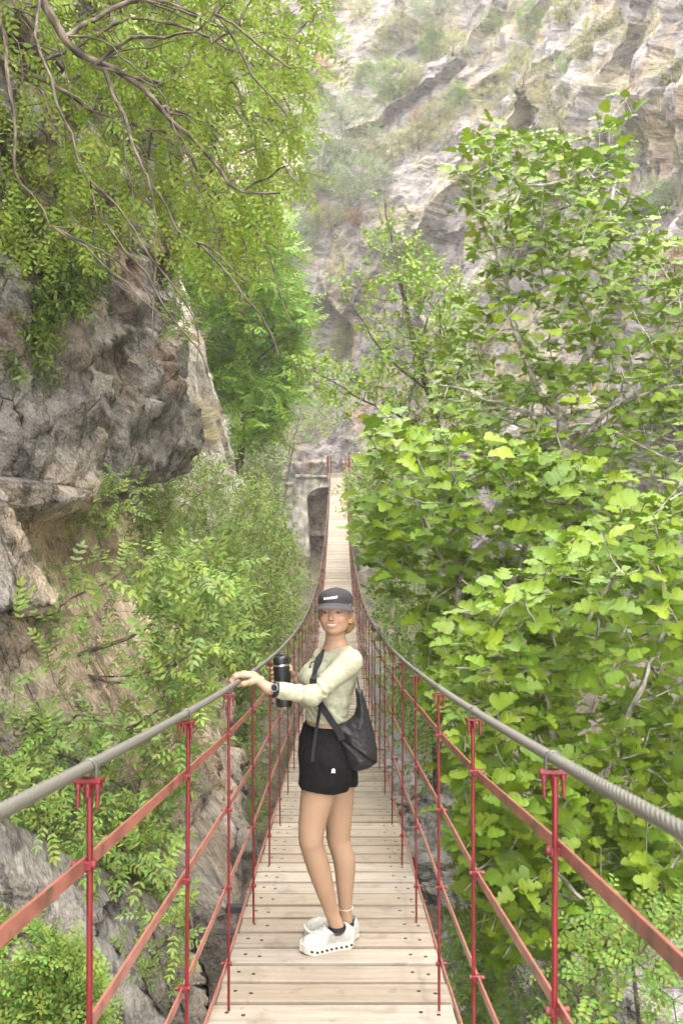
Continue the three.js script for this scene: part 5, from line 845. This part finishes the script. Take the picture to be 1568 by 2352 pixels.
    const bg = new THREE.BufferGeometry(); bg.setAttribute('position', new THREE.Float32BufferAttribute(bp2, 3)); bg.setAttribute('uv', new THREE.Float32BufferAttribute(bu, 2)); bg.setIndex(bi); bg.computeVertexNormals();
    add('brim', toLocal(bg, woman), std(0.060, 0.055, 0.055, 0.8, { map: capTex, side: THREE.DoubleSide }), capG);
    // lettering wrapped on the front panel
    const font = await new FontLoader().loadAsync('fonts/droid/droid_sans_bold.typeface.json');
    const tg = new TextGeometry('BANDIT', { font, size: 0.0115, depth: 0.0012, curveSegments: 4 }); tg.computeBoundingBox(); const bb = tg.boundingBox, w = bb.max.x - bb.min.x, sc = 0.062 / w, p = tg.attributes.position;
    for (let i = 0; i < p.count; i++) { const x = (p.getX(i) - bb.min.x - w / 2) * sc - 0.004, yy = 0.0720 + p.getY(i) * 0.88 + x * 0.10 + 0.0, e = (yy - crownC[1]) / crownR[1], sq = 1 + 0.10 * Math.sin(2 * Math.asin(clamp(e, -1, 1))) ** 2, z = crownC[2] + crownR[2] * sq * Math.sqrt(Math.max(0, 1 - (x / (crownR[0] * sq)) ** 2 - e * e)) + 0.0012 + p.getZ(i); const l = fromH(x, yy, z); p.setXYZ(i, l.x, l.y, l.z); }
    tg.computeVertexNormals(); add('lettering', toLocal(tg, woman), std(0.8, 0.8, 0.8, 0.7), capG);
  }
  // --- shirt
  const clothTex = tex(256, 256, (u, v) => { const b = 0.94 + tnoise(u, v, 80, 2) * 0.08 + tnoise(u, v, 120, 6) * 0.06; return [b, b, b]; }, true);
  const shirtMat = std(0.425, 0.415, 0.28, 0.88, { map: clothTex });
  const hemY = P(748, 1651, 4.13).y, wd = wrN.clone().sub(elN).normalize(), wEnd = wrN.clone().addScaledVector(wd, -0.028), wd2 = wrF.clone().sub(elF).normalize(), wEnd2 = wrF.clone().addScaledVector(wd2, -0.01);
  const shirt = (x, y, z) => {
    const wr = (ridge(x * 9 + y * 9, y * 16 - x * 9, z * 9, 2) - 0.45) * 0.003 + (ridge(x * 22 + y * 14, y * 34 - x * 18, z * 20, 2) - 0.45) * 0.0016;
    const fold = 0.0045 * Math.sin((x * 0.55 + y * 1.0 + fbm(x * 6, y * 6, z * 6, 2) * 0.12) * 150) * sstep(0.13, 0.02, Math.abs(y - P(0, 1610, 4.1).y));
    let d = torso(x, y, z, 0.008); d = smin(d, cone(x, y, z, shN, shF, 0.052, 0.048), 0.045); d = smin(d, cone(x, y, z, bust[0].p, bust[1].p, 0.050, 0.050), 0.05);
    const armN = Math.max(smin(cone(x, y, z, shN, elN, 0.052, 0.042), cone(x, y, z, elN, wrN, 0.042, 0.031), 0.02), (x - wEnd.x) * wd.x + (y - wEnd.y) * wd.y + (z - wEnd.z) * wd.z);
    const armF = Math.max(smin(cone(x, y, z, shF, elF, 0.058, 0.046), cone(x, y, z, elF, wrF, 0.046, 0.034), 0.02), (x - wEnd2.x) * wd2.x + (y - wEnd2.y) * wd2.y + (z - wEnd2.z) * wd2.z);
    const el = Math.hypot(x - elN.x, y - elN.y, z - elN.z), crease = 0.005 * Math.sin(el * 210 + x * 30) * sstep(0.13, 0.03, el);
    d = smin(d, armN + crease, 0.024); d = smin(d, armF, 0.022); d += wr + fold * 0.7;
    d = Math.max(d, hemY + 0.006 * Math.sin(x * 60) * 0.3 - y); d = Math.max(d, -(cone(x, y, z, neckA.clone().add(V(-0.008, -0.002, 0.012)), neckB, 0.057, 0.07))); return d;
  };
  add('long_sleeved_top', toLocal(snet(V(-0.36, hemY - 0.02, -4.46), V(0.18, -0.56, -3.74), 0.0058, shirt), woman), shirtMat, woman);
  // --- shorts
  const topY = P(748, 1660, 4.13).y, hA = P(689, 1803, 4.05), hB = P(777, 1815, 4.05);
  const shorts = (x, y, z) => {
    let d = torso(x, y, z, 0.014); const lN = cone(x, y, z, P(746, 1745, 4.05), P(733, 1830, 4.05), 0.110, 0.098), lF = cone(x, y, z, P(768, 1745, 4.21), P(774, 1830, 4.21), 0.108, 0.098);
    d = smin(d, smin(lN, lF, 0.012), 0.03); d += fbm(x * 14, y * 8, z * 14, 3) * 0.010 + (ridge(x * 9, y * 5, z * 9, 2) - 0.45) * 0.006;
    const hem = lerp(hA.y, hB.y, clamp((x - hA.x) / (hB.x - hA.x), -0.3, 1.3)) - 0.02 * sstep(-4.08, -4.2, z) + 0.0015 * Math.sin(x * 45); d = Math.max(d, hem - y); d = Math.max(d, y - topY); return d;
  };
  const shortMat = new THREE.MeshPhysicalMaterial({ color: new THREE.Color().setRGB(0.008, 0.0075, 0.0075), roughness: 0.85, specularIntensity: 0.35, map: clothTex });
  const so = add('shorts', toLocal(snet(V(-0.24, hA.y - 0.07, -4.42), V(0.14, topY + 0.02, -3.86), 0.0062, shorts), woman), shortMat, woman);
  { // small white emblem on the leg: a ring of dots as in a woven patch
    const c = P(765, 1768, 3.955), list = [[-0.005, 0.005], [0.002, 0.006], [-0.003, -0.001], [0.006, 0.001], [-0.005, -0.008], [0.001, -0.006], [0.006, -0.008]].map(([x, y]) => { const b = new THREE.CylinderGeometry(0.0034, 0.0034, 0.003, 8); b.rotateX(Math.PI / 2); b.translate(c.x + x, c.y + y, c.z); return b; });
    let z = -3.80; while (z > -4.2 && shorts(c.x, c.y, z) > 0) z -= 0.001; const g = merge(list); g.translate(0, 0, z - c.z + 0.0006); const e = add('emblem', toLocal(g, woman), std(0.75, 0.75, 0.75, 0.8), so);
  }
  // --- watch
  { const c = wrN.clone().lerp(elN, 0.12), ax = wd.clone(), q = new THREE.Quaternion().setFromUnitVectors(V(0, 0, 1), ax), g = new THREE.TorusGeometry(0.029, 0.0065, 8, 28); g.scale(1, 1, 1.9); g.applyQuaternion(q); g.translate(c.x, c.y, c.z);
    const wt = add('watch', toLocal(g, woman), std(0.012, 0.012, 0.013, 0.45), woman), f = new THREE.CylinderGeometry(0.0185, 0.0195, 0.011, 24); f.rotateX(Math.PI / 2 - 0.25); f.rotateY(-0.25); const fc = c.clone().add(V(0.0, 0.012, 0.030)); f.translate(fc.x, fc.y, fc.z); add('watch_face', toLocal(f, woman), std(0.02, 0.02, 0.022, 0.25), wt);
    const r = new THREE.TorusGeometry(0.0150, 0.0022, 6, 24); r.rotateX(-0.25); r.rotateY(-0.25); r.translate(fc.x - 0.0015, fc.y + 0.0015, fc.z + 0.0055); add('bezel', toLocal(r, woman), std(0.30, 0.30, 0.31, 0.35, { metalness: 0.7 }), wt); }
  // --- shoes
  const upperMat = std(0.56, 0.54, 0.49, 0.85, { map: clothTex }), soleMat = std(0.58, 0.545, 0.47, 0.7), darkCloth = std(0.02, 0.02, 0.022, 0.9), rustSole = std(0.24, 0.09, 0.06, 0.8);
  function shoe(heelX, heelD, toeX, toeD, ankle, lift) {
    const gy = d => deckY(d) + 0.001, H = V((heelX - 784) / 2100 * heelD, gy(heelD) + lift, -heelD), T = V((toeX - 784) / 2100 * toeD, gy(toeD), -toeD), f = T.clone().sub(H), L = f.length(); f.normalize(); const s = V(0, 1, 0).cross(f).normalize().multiplyScalar(-1), u = s.clone().cross(f).multiplyScalar(-1); if (u.y < 0) u.multiplyScalar(-1);
    const loc = (x, y, z) => { const a = x - H.x, b = y - H.y, c = z - H.z; return [a * f.x + b * f.y + c * f.z, a * u.x + b * u.y + c * u.z, a * s.x + b * s.y + c * s.z]; };
    const an = loc(ankle.x, ankle.y, ankle.z), k = L / 0.24;
    const outline = (a, w) => { const t = clamp(a / L, 0, 1), hw = (0.030 + 0.013 * sstep(0.2, 0.72, t) + 0.004 * Math.sin(t * 9)) * k + w, e = Math.max(0, 0.035 * k - a) , e2 = Math.max(0, a - (L - 0.05 * k)); return hw * Math.sqrt(Math.max(0, 1 - (e / (0.035 * k)) ** 2)) * Math.sqrt(Math.max(0, 1 - (e2 / (0.05 * k)) ** 2)); };
    const sole = (x, y, z) => { const [a, b, c] = loc(x, y, z), t = a / L, rock = 0.012 * sstep(0.72, 1, t) + 0.010 * sstep(0.2, 0, t), th = 0.030 + 0.006 * sstep(0.4, 0, t); return Math.max(Math.abs(c) - outline(a, 0.006), Math.abs(b - rock - th / 2) - th / 2, -a - 0.002, a - L - 0.002) - 0.003; };
    const upper = (x, y, z) => {
      const [a, b, c] = loc(x, y, z), t = a / L; let d = ell(a, b, c, L * 0.72, 0.036, 0, L * 0.27, 0.038, 0.042 * k); d = smin(d, ell(a, b, c, L * 0.22, 0.045, 0, L * 0.225, 0.048, 0.033 * k), 0.03); d = smin(d, cone(a, b, c, V(L * 0.78, 0.04, 0), V(an[0] + 0.02, Math.min(an[1], 0.10), an[2]), 0.028, 0.030), 0.03); d = smin(d, cone(a, b, c, V(L * 0.13, 0.05, 0), V(an[0] - 0.012, 0.093, an[2] * 0.8), 0.03, 0.036), 0.03);
      d = Math.max(d, 0.018 - b); d = Math.max(d, b - lerp(0.108, 0.086, sstep(0.0, 0.5, t)) - 0.022 * sstep(0.42, 0.62, t) * sstep(0.75, 0.6, t)); d = Math.max(d, -cone(x, y, z, ankle, ankle.clone().add(V(0, 0.12, 0)), 0.041, 0.05)); return d + fbm(x * 40, y * 40, z * 40, 2) * 0.002;
    };
    const lo = V(Math.min(H.x, T.x) - 0.07, Math.min(H.y, T.y) - 0.02, Math.min(H.z, T.z) - 0.07), hi = V(Math.max(H.x, T.x) + 0.07, Math.max(H.y, T.y) + 0.15, Math.max(H.z, T.z) + 0.07);
    const g = new THREE.Group(); g.name = 'shoe'; woman.add(g);
    add('upper', toLocal(snet(lo, hi, 0.0042, upper), woman), upperMat, g); add('sole', toLocal(snet(lo, hi, 0.0036, sole), woman), soleMat, g);
    const out = [], side = s.z > 0 ? 1 : -1; for (let i = 0; i < 9; i++) { const a = L * (0.12 + i * 0.094), w = outline(a, 0.006) + 0.0035, rock = 0.012 * sstep(0.72, 1, a / L) + 0.010 * sstep(0.2, 0, a / L), b = new THREE.BoxGeometry(0.0115, 0.0085, 0.006); b.rotateZ(0.45); const M = new THREE.Matrix4().makeBasis(f, u, s).setPosition(H.clone().addScaledVector(f, a).addScaledVector(u, 0.017 + rock).addScaledVector(s, side * w)); b.applyMatrix4(M); out.push(b); }
    add('sole_slots', toLocal(merge(out), woman), darkCloth, g).userData.kind = 'stuff';
    const la = []; for (let i = 0; i < 4; i++) { const a = lerp(an[0] + 0.03, L * 0.74, i / 3.2), pts = []; for (let j = -4; j <= 4; j++) { const c = j * 0.0062, q = H.clone().addScaledVector(f, a + 0.004 * Math.abs(j) * (i % 2 ? 1 : -0.4)).addScaledVector(s, c); let b = 0.15; while (b > 0.03) { const w = q.clone().addScaledVector(u, b); if (upper(w.x, w.y, w.z) < 0) break; b -= 0.002; } pts.push(q.addScaledVector(u, b + 0.002)); } la.push(tube(pts, 0.0024, 5)); }
    add('laces', toLocal(merge(la), woman), std(0.72, 0.70, 0.64, 0.9), g);
    const sk = add('sock', toLocal(tube([ankle.clone().add(V(0, -0.015, 0)), ankle.clone().add(V(0, 0.004, 0))], [0.0395, 0.0385], 18), woman), darkCloth, g);
  }
  shoe(812, 4.19, 690, 4.09, legN[8].p, 0.004); shoe(823, 4.27, 700, 4.34, legF[8].p, 0.0);
  const an = new THREE.TorusGeometry(0.0345, 0.0012, 6, 24); an.rotateX(Math.PI / 2 + 0.1); const ap = P(793, 2084, 4.27); an.translate(ap.x, ap.y, ap.z); add('anklet', toLocal(an, woman), std(0.8, 0.75, 0.65, 0.5), woman);

  // ---------------- bottle
  const bt = thing('water_bottle', 'black steel water bottle held upright in one hand', 'bottle', bot.base.clone()), H = bot.base.distanceTo(bot.top), rot = new THREE.Quaternion().setFromUnitVectors(V(0, 1, 0), bot.top.clone().sub(bot.base).normalize()); bt.quaternion.copy(rot);
  const lathe = (a, mat, n) => add(n, new THREE.LatheGeometry(a.map(([r, y]) => new THREE.Vector2(r, y)), 36), mat, bt), blackM = std(0.012, 0.013, 0.012, 0.38), steel = std(0.62, 0.61, 0.58, 0.28, { metalness: 1 });
  lathe([[0, 0.0], [0.030, 0], [0.0335, 0.004], [0.0345, 0.013]], steel, 'base_ring'); lathe([[0.0345, 0.013], [0.0372, 0.022], [0.0375, 0.06], [0.0375, H * 0.74], [0.0362, H * 0.775]], blackM, 'body'); lathe([[0.0362, H * 0.775], [0.0366, H * 0.78], [0.0366, H * 0.80], [0.035, H * 0.805]], steel, 'neck_band'); lathe([[0.035, H * 0.805], [0.0355, H * 0.81], [0.0355, H * 0.90], [0.033, H * 0.93], [0.022, H * 0.95], [0, H * 0.955]], blackM, 'lid');
  const hp = []; for (let i = 0; i <= 12; i++) { const a = Math.PI * i / 12; hp.push(V(Math.cos(a) * 0.022, H * 0.925 + Math.sin(a) * 0.014, 0)); } add('carry_loop', tube(hp, 0.0055, 8), blackM, bt); const lk = []; for (let i = 0; i <= 10; i++) { const a = -1.3 + 2.6 * i / 10; lk.push(V(0.030 + Math.cos(a) * 0.012, H * 0.865 + Math.sin(a) * 0.018, 0.004)); } add('lid_latch', tube(lk, 0.004, 6), blackM, bt);

  // ---------------- shoulder bag
  const BD = 3.985, poly = [[818, 1582], [831, 1586], [837, 1610], [845, 1638], [856, 1680], [865, 1722], [864, 1752], [845, 1764], [819, 1771], [806, 1766], [793, 1734], [780, 1695], [774, 1668], [795, 1660], [815, 1642], [820, 1620]].map(([x, y]) => { const p = P(x, y, BD); return [p.x, p.y]; });
  const bag = thing('shoulder_bag', 'slouchy black nylon shoulder bag worn across the body at the hip', 'bag', V(P(820, 1771, BD).x, P(820, 1771, BD).y, -BD));
  const pd = (x, y) => { let d = 1e9; for (let i = 0, j = poly.length - 1; i < poly.length; j = i++) { const [ax, ay] = poly[j], [bx, by] = poly[i], ex = bx - ax, ey = by - ay, t = clamp(((x - ax) * ex + (y - ay) * ey) / (ex * ex + ey * ey), 0, 1); d = Math.min(d, Math.hypot(x - ax - ex * t, y - ay - ey * t)); } return inPoly(poly, x, y) ? -d : d; };
  const bagF = (x, y, z) => { const s = pd(x, y) - 0.003, zz = z + BD + 0.0; const t = s < 0 ? 0.052 * Math.sqrt(Math.min(1, -s / 0.05)) : 0; const fold = 0.006 * (ridge((x + y * 0.8) * 9, (y - x * 0.6) * 4, 3, 3) - 0.5) + 0.0015 * nz(x * 60, y * 60, 1) + 0.010 * sstep(0.018, 0, Math.abs((y - P(0, 1700, BD).y) + (x - P(790, 0, BD).x) * 0.75)); return (s < 0 ? Math.abs(zz) - t : Math.hypot(s, Math.max(0, Math.abs(zz)))) * 0.7 + fold * (s < -0.01 ? 1 : 0.2); };
  const bagMat = std(0.011, 0.010, 0.0105, 0.55, { map: clothTex });
  const plo = V(P(770, 0, BD).x, P(0, 1776, BD).y, -BD - 0.075), phi = V(P(870, 0, BD).x, P(0, 1576, BD).y, -BD + 0.075);
  add('pouch', toLocal(snet(plo, phi, 0.0045, bagF), bag), bagMat, bag);
  function ribbon(pts, w, th, nrm) { const c = catmull(pts, 40), pos = [], idx = []; c.forEach((p, i) => { const t = c[Math.min(i + 1, 40)].clone().sub(c[Math.max(0, i - 1)]).normalize(), n = nrm(p, i / 40).addScaledVector(t, -nrm(p, i / 40).dot(t)).normalize(), b = t.clone().cross(n); for (const [x, y] of [[-1, -1], [1, -1], [1, 1], [-1, 1]]) pos.push(p.x + b.x * x * w / 2 + n.x * y * th / 2, p.y + b.y * x * w / 2 + n.y * y * th / 2, p.z + b.z * x * w / 2 + n.z * y * th / 2); }); for (let i = 0; i < 40; i++) for (let k = 0; k < 4; k++) { const a = i * 4 + k, b = i * 4 + (k + 1) % 4; idx.push(a, b, a + 4, b, b + 4, a + 4); } let g = new THREE.BufferGeometry(); g.setAttribute('position', new THREE.Float32BufferAttribute(pos, 3)); g.setIndex(idx); g = g.toNonIndexed(); g.computeVertexNormals(); return g; }
  // snap a photo point onto the shirt or shorts, seen from the camera side
  const onCloth = (x, y, off = 0.006) => { const dir = P(x, y, 1); for (let d = 3.6; d < 4.5; d += 0.002) { const q = dir.clone().multiplyScalar(d); if (Math.min(shirt(q.x, q.y, q.z), shorts(q.x, q.y, q.z)) < off) return q; } return dir.multiplyScalar(4.12); };
  const noArm = (x, y, d) => P(x, y, d), towardCam = () => V(-0.35, 0.05, 1).normalize();
  const chestTop = P(746, 1486, 4.19), chest = [[736, 1504], [727, 1530], [719, 1562]].map(([x, y]) => onCloth(x, y, 0.011));
  const strapMat = std(0.009, 0.0085, 0.009, 0.7, { map: clothTex }); strapMat.map = null;
  add('strap', toLocal(ribbon([P(770, 1482, 4.27), P(756, 1478, 4.24), chestTop, ...chest, P(722, 1600, 3.985), P(738, 1622, 3.965), P(752, 1643, 3.955), P(764, 1661, 3.955), P(777, 1678, 3.945), P(786, 1700, 3.94)], 0.032, 0.003, towardCam), bag), strapMat, bag);
  add('strap', toLocal(ribbon([P(826, 1592, BD), P(822, 1570, 4.06), P(815, 1540, 4.20), P(795, 1500, 4.28), P(772, 1482, 4.27)], 0.030, 0.003, () => V(1, 0.1, -0.2)), bag), strapMat, bag);
  add('strap_tail', toLocal(ribbon([onCloth(735, 1618, 0.008), onCloth(731, 1650, 0.010), onCloth(725, 1685, 0.012), onCloth(720, 1720, 0.012), onCloth(717, 1750, 0.012)], 0.014, 0.002, towardCam), bag), strapMat, bag);
  const bk = add('buckle', toLocal(new RoundedBoxGeometry(0.032, 0.010, 0.012, 1, 0.002).applyMatrix4(new THREE.Matrix4().setPosition(P(834, 1598, BD - 0.01))), bag), std(0.05, 0.05, 0.05, 0.4), bag);
  const adj = onCloth(716, 1525, 0.01); add('adjuster', toLocal(tube([adj.clone().add(V(0.012, 0.012, 0)), adj.clone().add(V(-0.005, 0.004, 0.006)), adj.clone().add(V(-0.012, -0.022, 0.004)), adj.clone().add(V(-0.002, -0.012, 0.008))], 0.0028, 6), bag), strapMat, bag);
}
console.log('person ready');
scene.traverse(o => { if (o.isMesh) { o.castShadow = true; o.receiveShadow = true; } });
renderer.render(scene, camera);
